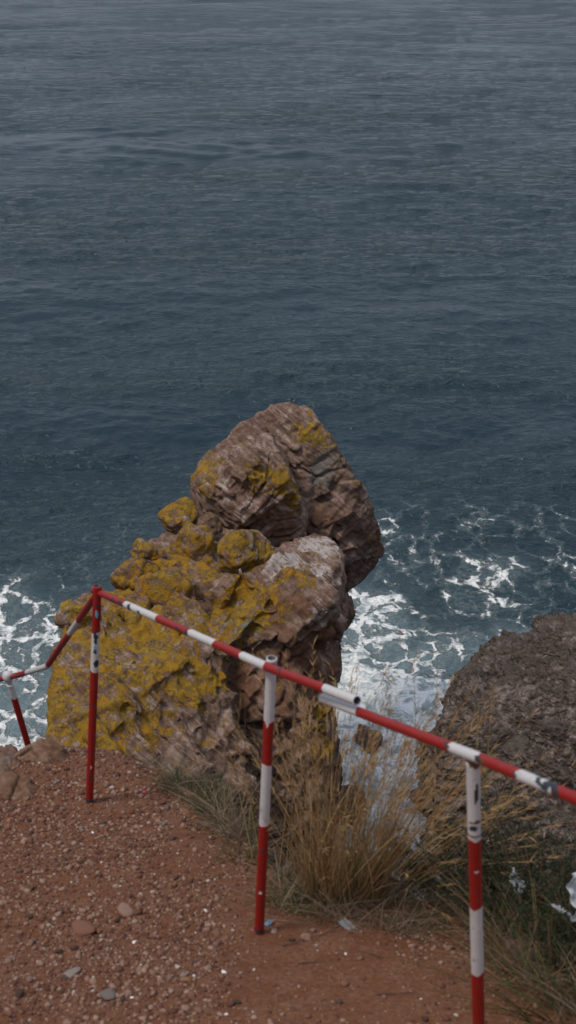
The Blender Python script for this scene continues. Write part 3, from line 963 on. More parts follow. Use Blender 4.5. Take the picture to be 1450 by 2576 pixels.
def scatter(n, ulim=None, seed=0, keep=None):
    r = np.random.default_rng(seed)
    x = r.uniform(-1.75, 1.25, n); y = r.uniform(2.7, 6.4, n)
    ok = y < yedge(x) + .12
    z = zground(x, y)
    u, v = proj(np.stack([x, y, z], 1))
    dens = .16 + .84 * sstep(760, 420, u + 160 * fbm(np.stack([x, y, x * 0], 1) * 2, 2, 801))
    dens *= .45 + .75 * sstep(-.35, .3, fbm(np.stack([x, y, x * 0], 1) * 2.6, 3, 802))
    dens = np.where(u > 1000, np.maximum(dens, .35 * sstep(2250, 2380, v) * sstep(2500, 2400, v)), dens)
    ok &= r.random(n) < dens
    ok &= (u > -30) & (u < 1480) & (v < 2620)
    return x[ok], y[ok], z[ok], u[ok], v[ok]

px, py, pz, pu, pv_ = scatter(80000, seed=11)
rr = np.random.default_rng(12)
size = np.clip(np.exp(rr.normal(math.log(.0057), .52, len(px))), .002, .017)
order = np.argsort(-size)
order = np.concatenate([order[:255], 255 + rr.permutation(len(order) - 255)]) if False else order
big = order[:255]
small = order[255:22000]
peb_meshes = [[pebble_mesh('pebble', 900 + 20 * i + k, 2, m[1]) for k in range(5)] for i, m in enumerate(PEB)]
cum = np.cumsum([m[2] for m in PEB])
for k in big:
    c = int(np.searchsorted(cum, rr.random() * cum[-1]))
    o = bpy.data.objects.new('pebble', peb_meshes[c][rr.integers(5)])
    COL.objects.link(o)
    s = size[k] * 1.15
    o.location = (px[k], py[k], pz[k] + s * .22)
    o.rotation_euler = (rr.normal(0, .3), rr.normal(0, .3), rr.uniform(0, 6.28))
    o.scale = (s, s, s)
    tag(o, f'loose {PEB[c][0]} pebble lying on the dirt path among the gravel', 'pebble', f'{PEB[c][0]} pebbles on the path')

def merged_pebbles(idx, name):
    lo = [pebble_mesh('g', 1000 + k, 1) for k in range(4)]
    LV = [get_v(m) for m in lo]
    LF = [np.array([p.vertices[:] for p in m.polygons]) for m in lo]
    for m in lo: bpy.data.meshes.remove(m)
    V, Fc, T, o = [], [], [], 0
    for k in idx:
        j = rr.integers(4); s = size[k] * rr.uniform(.8, 1.25); a = rr.uniform(0, 6.28)
        c, sn = math.cos(a), math.sin(a)
        q = LV[j] * s
        q = np.stack([q[:, 0] * c - q[:, 1] * sn, q[:, 0] * sn + q[:, 1] * c, q[:, 2]], 1) + np.array([px[k], py[k], pz[k] + s * .2])
        V.append(q); Fc.append(LF[j] + o); o += len(q); T.append(np.full(len(q), rr.random()))
    n = NT('gravel_grit')
    t = n.attr('tint')
    c = n.ramp(t, [(0, (.085, .038, .026)), (.3, (.14, .062, .042)), (.55, (.19, .098, .068)), (.8, (.27, .165, .115)), (.97, (.30, .205, .155)), (1, (.42, .37, .32))])
    m = n.done(c, .9, None, .2)
    return link(name, mesh_np(name, np.concatenate(V), np.concatenate(Fc), False, {'tint': np.concatenate(T)}, [m]))
gravel = tag(merged_pebbles(small, 'gravel'), 'fine reddish gravel strewn over the dirt path', 'gravel', kind='stuff')

def stone(u, v, s, mat, label, name='stone', cat='stone', seed=0, flat=1.0, group=None, rz=None, lift=.3):
    p = on_ground(u, v)
    me = pebble_mesh(name, 2000 + seed, 3, mat)
    o = link(name, me)
    o.location = (p[0], p[1], p[2] + s * lift * flat)
    o.scale = (s, s * .8, s * flat)
    o.rotation_euler = (0.15, -.1, (seed * 1.7) % 6.28 if rz is None else rz)
    return tag(o, label, cat, group)
stone(1292, 2403, .055, PEB[1][1], 'pinkish rounded stone in the grass right of the nearest post', seed=1)
stone(1312, 2437, .035, PEB[4][1], 'small orange stone below the pinkish stone near the nearest post', seed=2)
stone(952, 2262, .07, PEB[4][1], 'reddish brown stone at the right foot of the grass tussock', seed=3, flat=.8)
stone(465, 2047, .035, PEB[4][1], 'orange brick coloured shard at the grassy path edge', seed=4, flat=.5)
stone(315, 2300 - 3, .05, PEB[1][1], 'pointed tan stone embedded in the gravel', seed=5, flat=.8)
stone(180, 2452, .04, PEB[3][1], 'pale grey angular stone low on the gravel path', seed=6, flat=.6)
stone(275, 2510, .042, PEB[3][1], 'grey lumpy stone near the bottom of the gravel path', seed=7, flat=.8)
stone(50, 2505, .030, PEB[2][1], 'dark brown stone at the bottom left of the path', seed=8)
stone(770, 2365, .030, PEB[1][1], 'pinkish stone right of the middle post foot', seed=9)
stone(690, 2345, .022, PEB[1][1], 'small tan stone tucked against the middle post foot', seed=10)
stone(205, 2340, .06, PEB[0][1], 'low reddish stone sunk flush into the path', seed=11, flat=.45)
stone(160, 1868, .022, WHITE, 'smooth white stone on top of the rim boulder', seed=12, flat=.7, lift=.9)
WC = [(516, 2292, .016), (340, 2372, .014), (565, 2447, .013), (333, 2450 + 60, .009), (232, 2095, .011), (205, 2105 + 30, .007), (45, 2112, .010), (255, 2170, .008), (300, 2230, .009), (180, 2220, .008),
      (430, 2455, .011), (488, 2455, .008), (568, 2535 + 20, .013), (355, 2375 + 55, .009), (600, 2400, .006), (880, 2455, .008), (1058, 2485 + 30, .010), (1150, 2575 - 20, .011), (640, 2060 + 380, .008), (60, 2100 + 10, .008), (870, 2400, .008), (800, 2392, .007)]
for k, (u, v, s) in enumerate(WC):
    stone(u, v, s, WHITE, 'tiny bright white shell chip lying on the red dirt', 'shell_chip', 'chip', 40 + k, .5, 'white chips on the path')

# litter
def mat_plain(name, c, rough=.6, var=.15, sc=20):
    n = NT(name)
    a = n.noise(n.co(), sc, 5, .65)
    return n.done(n.mix(a, tuple(x * (1 - var) for x in c), tuple(min(1, x * (1 + var)) for x in c)), rough, n.bump(a, .3, .004), .4)
def scrap(u, v, w_, h_, mat, label, name, cat, seed, crump=.3, lift=.006, at=None):
    """crumpled sheet with a real thickness"""
    p = on_ground(u, v) if at is None else np.array(at)
    N = 14
    a = np.linspace(-1, 1, N)
    Xs, Ys = np.meshgrid(a, a)
    q = np.stack([Xs.ravel(), Ys.ravel(), np.zeros(N * N)], 1)
    rad = 1 + .25 * fbm(q * 1.5 + seed, 2, seed)
    xs = Xs.ravel() * w_ / 2 * rad; ys = Ys.ravel() * h_ / 2 * rad
    zs = ridged(q * 1.4 + seed * 3.1, 3, seed + 1) * crump * min(w_, h_) + lift
    top = np.stack([xs, ys, zs + .0012], 1); bot = np.stack([xs, ys, zs], 1)
    i = np.arange(N * N).reshape(N, N)
    ft = np.stack([i[:-1, :-1], i[:-1, 1:], i[1:, 1:], i[1:, :-1]], -1).reshape(-1, 4)
    b = np.concatenate([i[0, :], i[1:, -1], i[-1, -2::-1], i[-2:0:-1, 0]])
    side = np.stack([b, np.roll(b, -1), np.roll(b, -1) + N * N, b + N * N], 1)[:, ::-1]
    me = mesh_np(name, np.concatenate([top, bot]), np.concatenate([ft, ft[:, ::-1] + N * N, side]), True, None, [mat])
    o = link(name, me)
    o.location = p
    o.rotation_euler = (.15, .1, seed * 1.3)
    return tag(o, label, cat)
WPL = mat_plain('white_plastic', (.42, .43, .44), .5, .08)
scrap(677, 2326, .035, .022, mat_plain('blue_paper', (.11, .19, .27)), 'crumpled light blue scrap beside the middle post foot', 'paper_scrap', 'litter', 3, .35)
scrap(650, 2346, .035, .03, mat_plain('red_paper', (.30, .03, .04)), 'torn red wrapper at the foot of the middle post', 'wrapper', 'litter', 5, .4)
scrap(880, 2336, .09, .035, mat_plain('grey_plastic', (.21, .21, .22)), 'flat grey plastic piece lying in front of the tussock', 'plastic_piece', 'litter', 9, .08)
scrap(362, 1996, .016, .014, mat_plain('pink_plastic', (.62, .05, .10)), 'tiny pink red plastic bit on the path edge', 'plastic_bit', 'litter', 11, .3)

# ------------------------------------------------------------------ railing
def mat_paint(name, c, chip, thr, var=.12):
    n = NT(name)
    co = n.co()
    a = n.noise(co, 9, 5, .6); b = n.noise(co, 60, 4, .7); d = n.noise(co, 22, 6, .68, .5)
    col = n.mix(a, tuple(x * (1 - var) for x in c), tuple(min(.9, x * (1 + var)) for x in c))
    col = n.mix(n.math('MULTIPLY', n.ss(.5, .8, b), .25), col, (.16, .12, .11))
    m = n.ss(thr, thr + .035, d)
    col = n.mix(m, col, chip)
    h = n.math('SUBTRACT', n.math('MULTIPLY', b, .15), m)
    return n.done(col, n.mix(m, (.38, .38, .38), (.7, .7, .7)), n.bump(h, .4, .003), .4)
RED = mat_paint('red_paint', (.26, .012, .009), (.045, .03, .035), .655)
WHT = mat_paint('white_paint', (.54, .525, .525), (.20, .20, .23), .635, .08)
BARE = mat_plain('bare_metal', (.035, .038, .048), .55, .4, 40)
RUST = mat_plain('rust', (.11, .055, .03), .9, .4, 60)
BLUE = mat_plain('old_blue_paint', (.18, .36, .48), .6, .2)
PMATS = [WHT, RED, BARE, RUST, BLUE]

def frame(d):
    d = d / np.linalg.norm(d)
    a = np.array([0, 0, 1.0]) if abs(d[2]) < .9 else np.array([1.0, 0, 0])
    x = np.cross(a, d); x /= np.linalg.norm(x)
    return x, np.cross(d, x), d

def pipe(path, r, bands, axis, seed=0, marks=(), step=.012, open_ends=True, nseg=28):
    """bands: [(pixel limit on axis, material)] in order along the path; paint edges wander a few mm"""
    path = np.array(path, float)
    rng = np.random.default_rng(seed)
    seg = np.linalg.norm(np.diff(path, axis=0), axis=1); cum = np.concatenate([[0], np.cumsum(seg)]); L = cum[-1]
    fine = np.linspace(0, L, 1500)
    pts = np.stack([np.interp(fine, cum, path[:, k]) for k in range(3)], 1)
    # soften bends
    ker = np.hanning(61); ker /= ker.sum()
    if len(path) > 2:
        for k in range(3):
            pad = np.concatenate([np.linspace(2 * pts[0, k] - pts[30, k], pts[0, k], 31)[:-1], pts[:, k], np.linspace(pts[-1, k], 2 * pts[-1, k] - pts[-31, k], 31)[1:]])
            pts[:, k] = np.convolve(pad, ker, 'valid')
    uu, vv = proj(pts)
    w = uu if axis == 'u' else vv
    sgn = 1 if w[-1] > w[0] else -1
    lim = [np.interp(b[0] * sgn, w * sgn, fine) for b in bands[:-1]]
    t = list(np.arange(0, L, step)) + [L]
    for l in lim: t = [x for x in t if abs(x - l) > step * .45]; t.append(l)
    t = np.array(sorted(t))
    ring_band = set(np.searchsorted(t, l) for l in lim)
    C = np.stack([np.interp(t, fine, pts[:, k]) for k in range(3)], 1)
    T = np.gradient(C, axis=0)
    X, Y, _ = frame(pts[-1] - pts[0])
    ang = np.arange(nseg) / nseg * 2 * np.pi
    V = []
    for i, (c, d) in enumerate(zip(C, T)):
        d = d / np.linalg.norm(d)
        x = X - d * (X @ d); x /= np.linalg.norm(x); y = np.cross(d, x)
        j = np.zeros(nseg)
        if i in ring_band and 0 < i < len(t) - 1:
            ph = rng.uniform(0, 6.28, 3)
            j = .0028 * np.sin(ang + ph[0]) + .0022 * np.sin(2 * ang + ph[1]) + .0014 * np.sin(5 * ang + ph[2])
        rr_ = r * (1 + .012 * math.sin(i * .37 + seed))
        V.append(c + rr_ * (np.cos(ang)[:, None] * x + np.sin(ang)[:, None] * y) + d * j[:, None])
    n = len(V)
    Fq, MI = [], []
    lim_all = lim + [L + 1]
    for i in range(n - 1):
        tm = (t[i] + t[i + 1]) / 2
        b = int(np.searchsorted(lim, tm))
        for k in range(nseg):
            k2 = (k + 1) % nseg
            Fq.append((i * nseg + k, i * nseg + k2, (i + 1) * nseg + k2, (i + 1) * nseg + k)); MI.append(bands[b][1])
    # wall thickness at open ends
    for (ri, d) in ((0, 1), (n - 1, -1)):
        o = len(V) * nseg
        c = C[ri]; ax = T[ri] / np.linalg.norm(T[ri])
        V.append(c + (V[ri] - c) * .80 - ax * d * .001)
        V.append(c + (V[ri] - c) * .78 + ax * d * min(.10, L * .3))
        for a0, a1, mi in ((ri * nseg, o, bands[0 if d > 0 else -1][1]), (o, o + nseg, 2)):
            for k in range(nseg):
                k2 = (k + 1) % nseg
                q = (a0 + k, a1 + k, a1 + k2, a0 + k2)
                Fq.append(q if d > 0 else q[::-1]); MI.append(mi)
        cv = len(V) * nseg
        cap = tuple(range(o + nseg, o + 2 * nseg))
        V.append(np.repeat((c + ax * d * min(.10, L * .3))[None], nseg, 0))
        for k in range(nseg):
            k2 = (k + 1) % nseg
            q = (o + nseg + k, cv + k, cv + k2, o + nseg + k2)
            Fq.append(q if d > 0 else q[::-1]); MI.append(2)
    V = np.concatenate(V); Fq = np.array(Fq); MI = np.array(MI)
    # bare patches, by place on the pipe
    if marks:
        fc = V[Fq].mean(1)
        nz = fbm(fc * 55, 3, seed + 33)
        fu, fv = proj(fc); fd = np.linalg.norm(fc - np.array([0, 0, CAMH]), axis=1)
        for (p, rad, mi) in marks:
            if len(p) == 2:              # the spot seen at this pixel: take its place on the near side of the pipe
                p = fc[int(np.argmin(np.where(np.hypot(fu - p[0], fv - p[1]) < 7, fd, 99 + np.hypot(fu - p[0], fv - p[1]))))]
            e = np.linalg.norm((fc - p) / rad, axis=1) + .75 * nz
            MI = np.where(e < .85, mi, MI)
    return V, Fq, MI

def pipe_obj(name, parent, *a, **k):
    V, Fq, MI = pipe(*a, **k)
    return link(name, mesh_np(name, V, Fq, True, None, PMATS, MI), parent)

rail_root = tag(link('railing', None), 'weathered red and white striped pipe railing along the cliff edge path', 'railing')
rail_root.location = tuple(PZ(652, 2350, 5.1))
rail_root_inv = -np.array(rail_root.location)
def rel(o):
    o.matrix_parent_inverse = Matrix.Translation(Vector(rail_root_inv)); return o

PR = .0176
# tall red post
tb, tt = PZ(225, 2033, 6.35), PZ(246, 1474, 5.84)
dn = (tb - tt) / np.linalg.norm(tb - tt)
rel(pipe_obj('post', rail_root, [tt, tb + dn * .12], PR, [(1588, 1), (1686, 0), (9999, 1)], 'v', 1,
    marks=[((239, 1608), (.009, .02, .024), 2), ((242, 1622), (.008, .02, .030), 2), ((243, 1634), (.006, .02, .03), 4), ((240, 1646), (.009, .02, .016), 2), ((244, 1678), (.011, .02, .02), 2), ((247, 1552), (.010, .02, .016), 4), ((240, 1530), (.006, .02, .01), 2),
           ((231, 1900), (.006, .03, .008), 2), ((228, 1965), (.005, .03, .012), 2), ((224, 2020), (.03, .03, .012), 2), ((235, 1780), (.005, .02, .008), 2), ((230, 1935), (.004, .02, .006), 0)], step=.006))
# middle post
mb, mt = PZ(652, 2350, 5.10), PZ(684, 1656, 4.56)
dn = (mb - mt) / np.linalg.norm(mb - mt)
rel(pipe_obj('post', rail_root, [mt, mb + dn * .10], PR, [(1812, 0), (1920, 1), (2073, 0), (9999, 1)], 'v', 2,
    marks=[((664, 2143), (.012, .02, .012), 2), ((656, 2250), (.005, .02, .006), 0), ((650, 2350), (.03, .03, .010), 2), ((668, 1830), (.006, .02, .02), 0)], step=.006))
# near right post
rt = PZ(1190, 1916, 3.55); rb = PZ(1208, 2728, 4.13)
dn = (rb - rt) / np.linalg.norm(rb - rt)
rel(pipe_obj('post', rail_root, [rt, rb + dn * .12], PR, [(2107, 0), (2277, 1), (2443, 0), (9999, 1)], 'v', 3,
    marks=[((1200, 2005), (.006, .02, .035), 2), ((1205, 2074), (.03, .03, .006), 3), ((1198, 2090), (.012, .02, .010), 2), (rt, (.03, .03, .010), 3), ((1202, 2200), (.004, .02, .005), 0)], step=.006))
# far left post, leaning, with a bulbous fitting
ft, fb = PZ(20, 1702, 7.5), PZ(70, 1870, 7.75)
dn = (fb - ft) / np.linalg.norm(fb - ft)
rel(pipe_obj('post', rail_root, [ft, fb + dn * .55], PR, [(1754, 0), (9999, 1)], 'v', 4, step=.008))
# rails
RR = .0148
def inter(a, b, k): return a + (b - a) * k
r_t, r_m = PZ(246, 1502, 5.84), PZ(684, 1672, 4.53)
dirn = r_m - r_t
r1a = r_t - dirn * .035
# pass in front of the posts, on the side of the path for the middle one
off = np.array([0, -.030, .004])
r1b = r_m + dirn * .34
u_, v_ = proj(r1b)
off0 = np.array([0, .030, .006])
rel(pipe_obj('rail', rail_root, [r1a + off0, r_t + off0, r_m + off, r1b + off + np.array([0, 0, .006])], RR, [(318, 1), (400, 0), (482, 1), (543, 0), (612, 1), (670, 0), (820, 1), (9999, 0)], 'u', 5,
    marks=[((280, 1518), (.03, .03, .012), 2), ((300, 1527), (.035, .03, .014), 2), ((318, 1532), (.018, .03, .018), 2), ((345, 1547), (.012, .03, .008), 2), ((440, 1584), (.016, .03, .010), 2), ((462, 1593), (.014, .03, .012), 2), ((700, 1680), (.010, .03, .008), 2)], step=.008))
s0 = PZ(812, 1748, 4.30); s1 = PZ(1196, 1903, 3.515); s2 = PZ(1450, 2009, 3.10)
s3 = s2 + (s2 - s1) * 1.8
rel(pipe_obj('rail', rail_root, [s0 + np.array([0, 0, -.012]), s1, s2, s3], RR, [(905, 0), (1140, 1), (1212, 0), (1310, 1), (1400, 0), (9999, 1)], 'u', 6,
    marks=[((1372, 1968), (.020, .03, .016), 2), ((1388, 1984), (.018, .03, .016), 2), ((1352, 1972), (.012, .03, .006), 2), ((1205, 1916), (.016, .03, .006), 3), ((1195, 1908), (.02, .02, .008), 2), ((1290, 1950), (.010, .02, .006), 2), ((1030, 1818), (.007, .02, .005), 2), ((1120, 1870), (.006, .02, .005), 2), ((960, 1790), (.005, .02, .004), 2)], step=.006))
# far rail from tall post down to the leaning post, and off to the left
k0 = PZ(240, 1500, 5.92); k1 = PZ(119, 1676, 6.95); k2 = PZ(30, 1703, 7.5)
rel(pipe_obj('rail', rail_root, [k0, k1, k2], RR, [(1560, 1), (1592, 0), (1672, 1), (1691, 0), (9999, 1)], 'v', 7, step=.01))
k3 = PZ(-160, 1735, 8.2)
rel(pipe_obj('rail', rail_root, [k2, k3], RR, [(-40, 1), (-100, 0), (-9999, 1)], 'u', 8, step=.012))

def ball(name, c, r, sc, mat, parent, seed=0):
    bm = bmesh.new(); bmesh.ops.create_icosphere(bm, subdivisions=3, radius=r)
    q = np.array([x.co for x in bm.verts])
    nn = vnoise(q / r * 1.6, seed)
    for x, k in zip(bm.verts, nn): x.co = Vector((x.co.x * sc[0], x.co.y * sc[1], x.co.z * sc[2])) * (1 + .12 * k) + Vector(c)
    me = bpy.data.meshes.new(name); bm.to_mesh(me); bm.free()
    me.polygons.foreach_set('use_smooth', np.ones(len(me.polygons), bool))
    me.materials.append(mat)
    return rel(link(name, me, parent))
ball('pipe_fitting', ft + np.array([0, 0, .0]), .030, (1.0, 1.0, 1.15), WHT, rail_root, 1)
ball('collar', ft + dn * .055, .0225, (1.05, 1.05, .35), WHT, rail_root, 2)
ball('weld', rt + np.array([.004, -.004, .006]), .017, (1.15, .9, .7), RUST, rail_root, 3)
ball('weld', mt + np.array([.002, -.018, -.02]), .012, (1.0, .8, 1.3), RUST, rail_root, 4)
ball('collar', inter(rt, rb, .195), .0195, (1, 1, .28), RUST, rail_root, 5)

# ------------------------------------------------------------------ grasses
def blades(base, dirs, length, width, bend, nseg=6, seed=0, droop=.35):
    """ribbons: base (n,3), dirs unit (n,3); bend curves them outward and down"""
    n = len(base)
    r = np.random.default_rng(seed)
    t = np.linspace(0, 1, nseg + 1)
    side = np.cross(dirs, np.array([0, 0, 1.0])); side += 1e-6
    side /= np.linalg.norm(side, axis=1)[:, None]
    horiz = dirs * np.array([1, 1, 0]); hl = np.linalg.norm(horiz, axis=1)[:, None]; horiz = horiz / np.maximum(hl, 1e-4)
    wob = r.normal(0, 1, (n, 3)) * .05
    ang = r.uniform(0, np.pi, n)
    wdir = side * np.cos(ang)[:, None] + np.cross(dirs, side) * np.sin(ang)[:, None]
    P_ = []
    for a in t:
        c = base + dirs * (length * a)[:, None] + (horiz * (bend * length * a * a)[:, None]) - np.array([0, 0, 1.0]) * (droop * np.abs(bend) * length * a ** 2.2)[:, None] + wob * (length * a * a)[:, None]
        ww = wdir * (width * (1 - .85 * a ** 1.5) * .5)[:, None]
        P_.append(c - ww); P_.append(c + ww)
    V = np.stack(P_, 1).reshape(-1, 3)
    m = 2 * (nseg + 1)
    loc = np.array([(2 * k, 2 * k + 1, 2 * k + 3, 2 * k + 2) for k in range(nseg)])
    Fq = (np.arange(n) * m)[:, None, None] + loc[None]
    tint = np.repeat(r.random(n), m)
    hh = np.tile(np.repeat(t, 2), n)
    return V, Fq.reshape(-1, 4), tint, hh

def mat_grass(name, stops, green=None, gamt=.5):
    n = NT(name)
    t = n.attr('tint'); h = n.attr('h')
    c = n.ramp(t, stops)
    if green is not None:
        g = n.math('MULTIPLY', n.ss(.80, .88, n.math('FRACT', n.math('MULTIPLY', t, 17.3))), n.math('SUBTRACT', 1, n.ss(.45, .95, h)))
        c = n.mix(n.math('MULTIPLY', g, gamt), c, green)
    m = n.done(c, .75, None, .25)
    tr = n.n('ShaderNodeBsdfTranslucent'); n.inp(tr.inputs[0], c)
    mx = n.n('ShaderNodeMixShader'); mx.inputs[0].default_value = .25
    n.l(n.b.outputs[0], mx.inputs[1]); n.l(tr.outputs[0], mx.inputs[2]); n.l(mx.outputs[0], n.out.inputs[0])
    return m
STRAW = mat_grass('dry_grass', [(0, (.18, .098, .042)), (.35, (.32, .185, .078)), (.7, (.45, .285, .130)), (1, (.57, .42, .235))], (.085, .10, .03), .9)
PALE = mat_grass('dead_grass', [(0, (.11, .072, .045)), (.5, (.22, .155, .10)), (1, (.36, .275, .19))], (.06, .085, .03), .5)
GREEN = mat_grass('green_grass', [(0, (.025, .05, .014)), (.5, (.05, .085, .022)), (1, (.10, .13, .04))])
SHRUBM = mat_grass('shrub_leaf', [(0, (.018, .028, .012)), (.6, (.036, .052, .022)), (1, (.065, .08, .035))])
WOOD = mat_plain('twig_wood', (.085, .055, .038), .9, .4, 40)
RUSSET = mat_grass('russet_leaf', [(0, (.09, .022, .010)), (.6, (.19, .050, .018)), (1, (.26, .09, .03))])

def norm(a): return a / np.linalg.norm(a, axis=1)[:, None]

def join(parts):
    V, Fq, T, H, o = [], [], [], [], 0
    for (v, f, t, h) in parts:
        V.append(v); Fq.append(f + o); T.append(t); H.append(h); o += len(v)
    return np.concatenate(V), np.concatenate(Fq), np.concatenate(T), np.concatenate(H)

def tuft_mesh(name, c, n, rad, length, width, spread, mat, seed, lean=(0, 0), bend=(.0, .5), heads=0, lvar=.3, nseg=6):
    r = np.random.default_rng(seed)
    a = r.uniform(0, 2 * np.pi, n); q = np.sqrt(r.random(n))
    bx = c[0] + rad[0] * q * np.cos(a); by = c[1] + rad[1] * q * np.sin(a)
    bz = zground(bx, by) - .01
    base = np.stack([bx, by, bz], 1)
    out = np.stack([np.cos(a) * q, np.sin(a) * q, np.zeros(n)], 1)
    d = out * spread + np.stack([r.normal(lean[0], .16, n), r.normal(lean[1], .16, n), np.ones(n)], 1)
    d = norm(d)
    L = length * np.clip(r.normal(.82, lvar, n), .25, 1.35)
    W = width * r.uniform(.6, 1.3, n)
    B = r.uniform(bend[0], bend[1], n)
    parts = [blades(base, d, L, W, B, nseg, seed)]
    if heads:
        V = parts[0][0].reshape(n, nseg + 1, 2, 3).mean(2)
        pick = np.argsort(-L)[:heads]
        hb, hd, hl = [], [], []
        for k in pick:
            p0, p1 = V[k, -2], V[k, -1]
            ax = (p1 - p0) / np.linalg.norm(p1 - p0)
            for m in range(12):
                s = r.random()
                hb.append(p0 + (p1 - p0) * (s * 1.0))
                hd.append(ax + r.normal(0, .28, 3)); hl.append(r.uniform(.015, .045))
        hb = np.array(hb); hd = norm(np.array(hd)); hl = np.array(hl)
        b = blades(hb, hd, hl, np.full(len(hb), width * .9), r.uniform(0, .3, len(hb)), 2, seed + 1)
        parts.append((b[0], b[1], np.clip(b[2] * .5 + .35, 0, 1), np.ones_like(b[3])))
    V, Fq, T, H = join(parts)
    return mesh_np(name, V, Fq, True, {'tint': T, 'h': H}, [mat])

tc = on_ground(862, 2262)
tus = tag(link('grass_tussock', tuft_mesh('grass_tussock', (tc[0], tc[1] + .03), 680, (.16, .12), .69, .0040, .20, STRAW, 31, (.10, 0), (.0, .22), 300, .34, 7)),
          'big fountain shaped tussock of dry straw grass between middle and near posts', 'grass')
link('leaning_stems', tuft_mesh('leaning_stems', (tc[0] + .16, tc[1] + .02), 110, (.12, .10), .60, .0036, .4, STRAW, 32, (.42, .0), (.1, .45), 70, .34, 7), tus)

def cover(name, x0, x1, lo, hi, n, length, width, mat, seed, lean=(0, 0), jit=.5, bend=(0, .7), lvar=.4):
    """ground cover on the strip between lo and hi metres from the lip; lo, hi may run linearly along x"""
    r = np.random.default_rng(seed)
    m = n * 5
    x = r.uniform(x0, x1, m); k = (x - x0) / (x1 - x0)
    a = lo[0] + (lo[1] - lo[0]) * k; b = hi[0] + (hi[1] - hi[0]) * k
    y = yedge(x) + a + (b - a) * r.random(m)
    cl = fbm(np.stack([x, y, x * 0], 1) * 5, 3, seed)
    ok = np.nonzero(cl + r.normal(0, .12, m) > -.05)[0][:n]
    x, y, cl = x[ok], y[ok], cl[ok]; n = len(x)
    base = np.stack([x, y, zground(x, y) - .01], 1)
    d = norm(np.stack([r.normal(lean[0], jit, n), r.normal(lean[1], jit, n), np.abs(r.normal(.8, .35, n)) + .1], 1))
    L = length * np.clip(r.normal(.8, lvar, n), .2, 1.7) * (1 + .6 * cl)
    v, f, t, h = blades(base, d, L, width * r.uniform(.5, 1.3, n), r.uniform(*bend, n), 5, seed)
    return mesh_np(name, v, f, True, {'tint': t, 'h': h}, [mat])
def ex(u, v): return float(on_ground(u, v)[0])

dg = link('dry_grass', cover('dry_grass', ex(350, 1920), ex(720, 2190), (-.08, -.46), (.03, .03), 1500, .16, .0032, PALE, 41, (.05, -.1), jit=1.0))
tag(dg, 'tangled pale dry grass on the bank left of the middle post', 'grass', kind='stuff')
dg2 = link('dry_grass', cover('dry_grass', ex(700, 2200), ex(1300, 2300), (-.38, -.42), (.10, .10), 2000, .13, .0030, PALE, 42, (.05, -.1), jit=.75))
tag(dg2, 'matted dry grass and stalks round the tussock and near post', 'grass', kind='stuff')
dg3 = link('dry_grass', cover('dry_grass', ex(1180, 2290), ex(1560, 2420), (-.50, -.75), (.10, .10), 1700, .20, .0030, PALE, 43, (-.05, -.1), jit=.65))
tag(dg3, 'tall tangled dry grass right of the nearest post', 'grass', kind='stuff')
sg = link('grass_cover', cover('grass_cover', ex(690, 2200), ex(1180, 2290), (-.34, -.34), (-.02, -.02), 900, .055, .0035, GREEN, 44, jit=.7))
tag(sg, 'short green grass sprouting in front of the tussock', 'grass', kind='stuff')

def tuft(u, v, n, rad, length, label, mat=GREEN, seed=0, width=.003, lean=(0, 0), heads=0, spread=.7, group=None, name='grass_tuft'):
    p = on_ground(u, v)
    o = link(name, tuft_mesh(name, p, n, rad, length, width, spread, mat, seed, lean, (0, .5), heads))
    return tag(o, label, 'grass', group)
tuft(478, 1990, 260, (.12, .10), .13, 'green grass tuft at the lip where the path meets the bank', seed=51, width=.0028)
tuft(560, 2040, 200, (.10, .10), .16, 'thin green tuft among the pale dry grass', seed=52)
tuft(600, 2165, 120, (.09, .05), .07, 'short green sprouts at the path edge left of the middle post', seed=53)
tuft(1330, 2330, 160, (.10, .10), .34, 'green and straw grass clump right of the near post', seed=54, lean=(-.2, -.1), width=.004)
tuft(1420, 2560, 90, (.12, .10), .42, 'tall sparse green stalks rising at the bottom right corner', seed=55, lean=(-.35, .0), width=.004)
tuft(1350, 2480, 70, (.10, .10), .40, 'loose straw stalks beside the tall green stalks', STRAW, seed=56, lean=(-.3, 0))
tuft(720, 2270, 90, (.07, .05), .08, 'small green sprouts just right of the middle post', seed=57)

# single dead stems
def stem(pts, r, label, mat=PALE, name='dry_stem', group='tall dead stems on the bank', sprays=0, seed=0):
    pts = np.array(pts)
    rng = np.random.default_rng(seed)
    t = np.linspace(0, 1, len(pts)); tt = np.linspace(0, 1, 22)
    C = np.stack([np.interp(tt, t, pts[:, k]) for k in range(3)], 1)
    ker = np.array([.25, .5, .25])
    for _ in range(3): C[1:-1] = C[:-2] * .25 + C[1:-1] * .5 + C[2:] * .25
    X, Y, _ = frame(C[-1] - C[0])
    ang = np.arange(6) / 6 * 2 * np.pi
    V = np.concatenate([c + r * (1 - .7 * a) * (np.cos(ang)[:, None] * X + np.sin(ang)[:, None] * Y) for c, a in zip(C, tt)])
    Fq = np.array([(i * 6 + k, i * 6 + (k + 1) % 6, (i + 1) * 6 + (k + 1) % 6, (i + 1) * 6 + k) for i in range(21) for k in range(6)])
    parts = [(V, Fq, np.full(len(V), rng.uniform(.4, 1)), np.repeat(tt, 6))]
    if sprays:
        k = rng.integers(11, 22, sprays)
        ax = norm((C[np.minimum(k + 1, 21)] - C[k - 1]) + rng.normal(0, .012, (sprays, 3)))
        parts.append(blades(C[k], norm(ax + rng.normal(0, .25, (sprays, 3))), rng.uniform(.02, .06, sprays), np.full(sprays, .0022), rng.uniform(0, .6, sprays), 3, seed))
    V, Fq, T, H = join(parts)
    return tag(link(name, mesh_np(name, V, Fq, True, {'tint': T, 'h': H}, [mat])), label, 'stem', group)

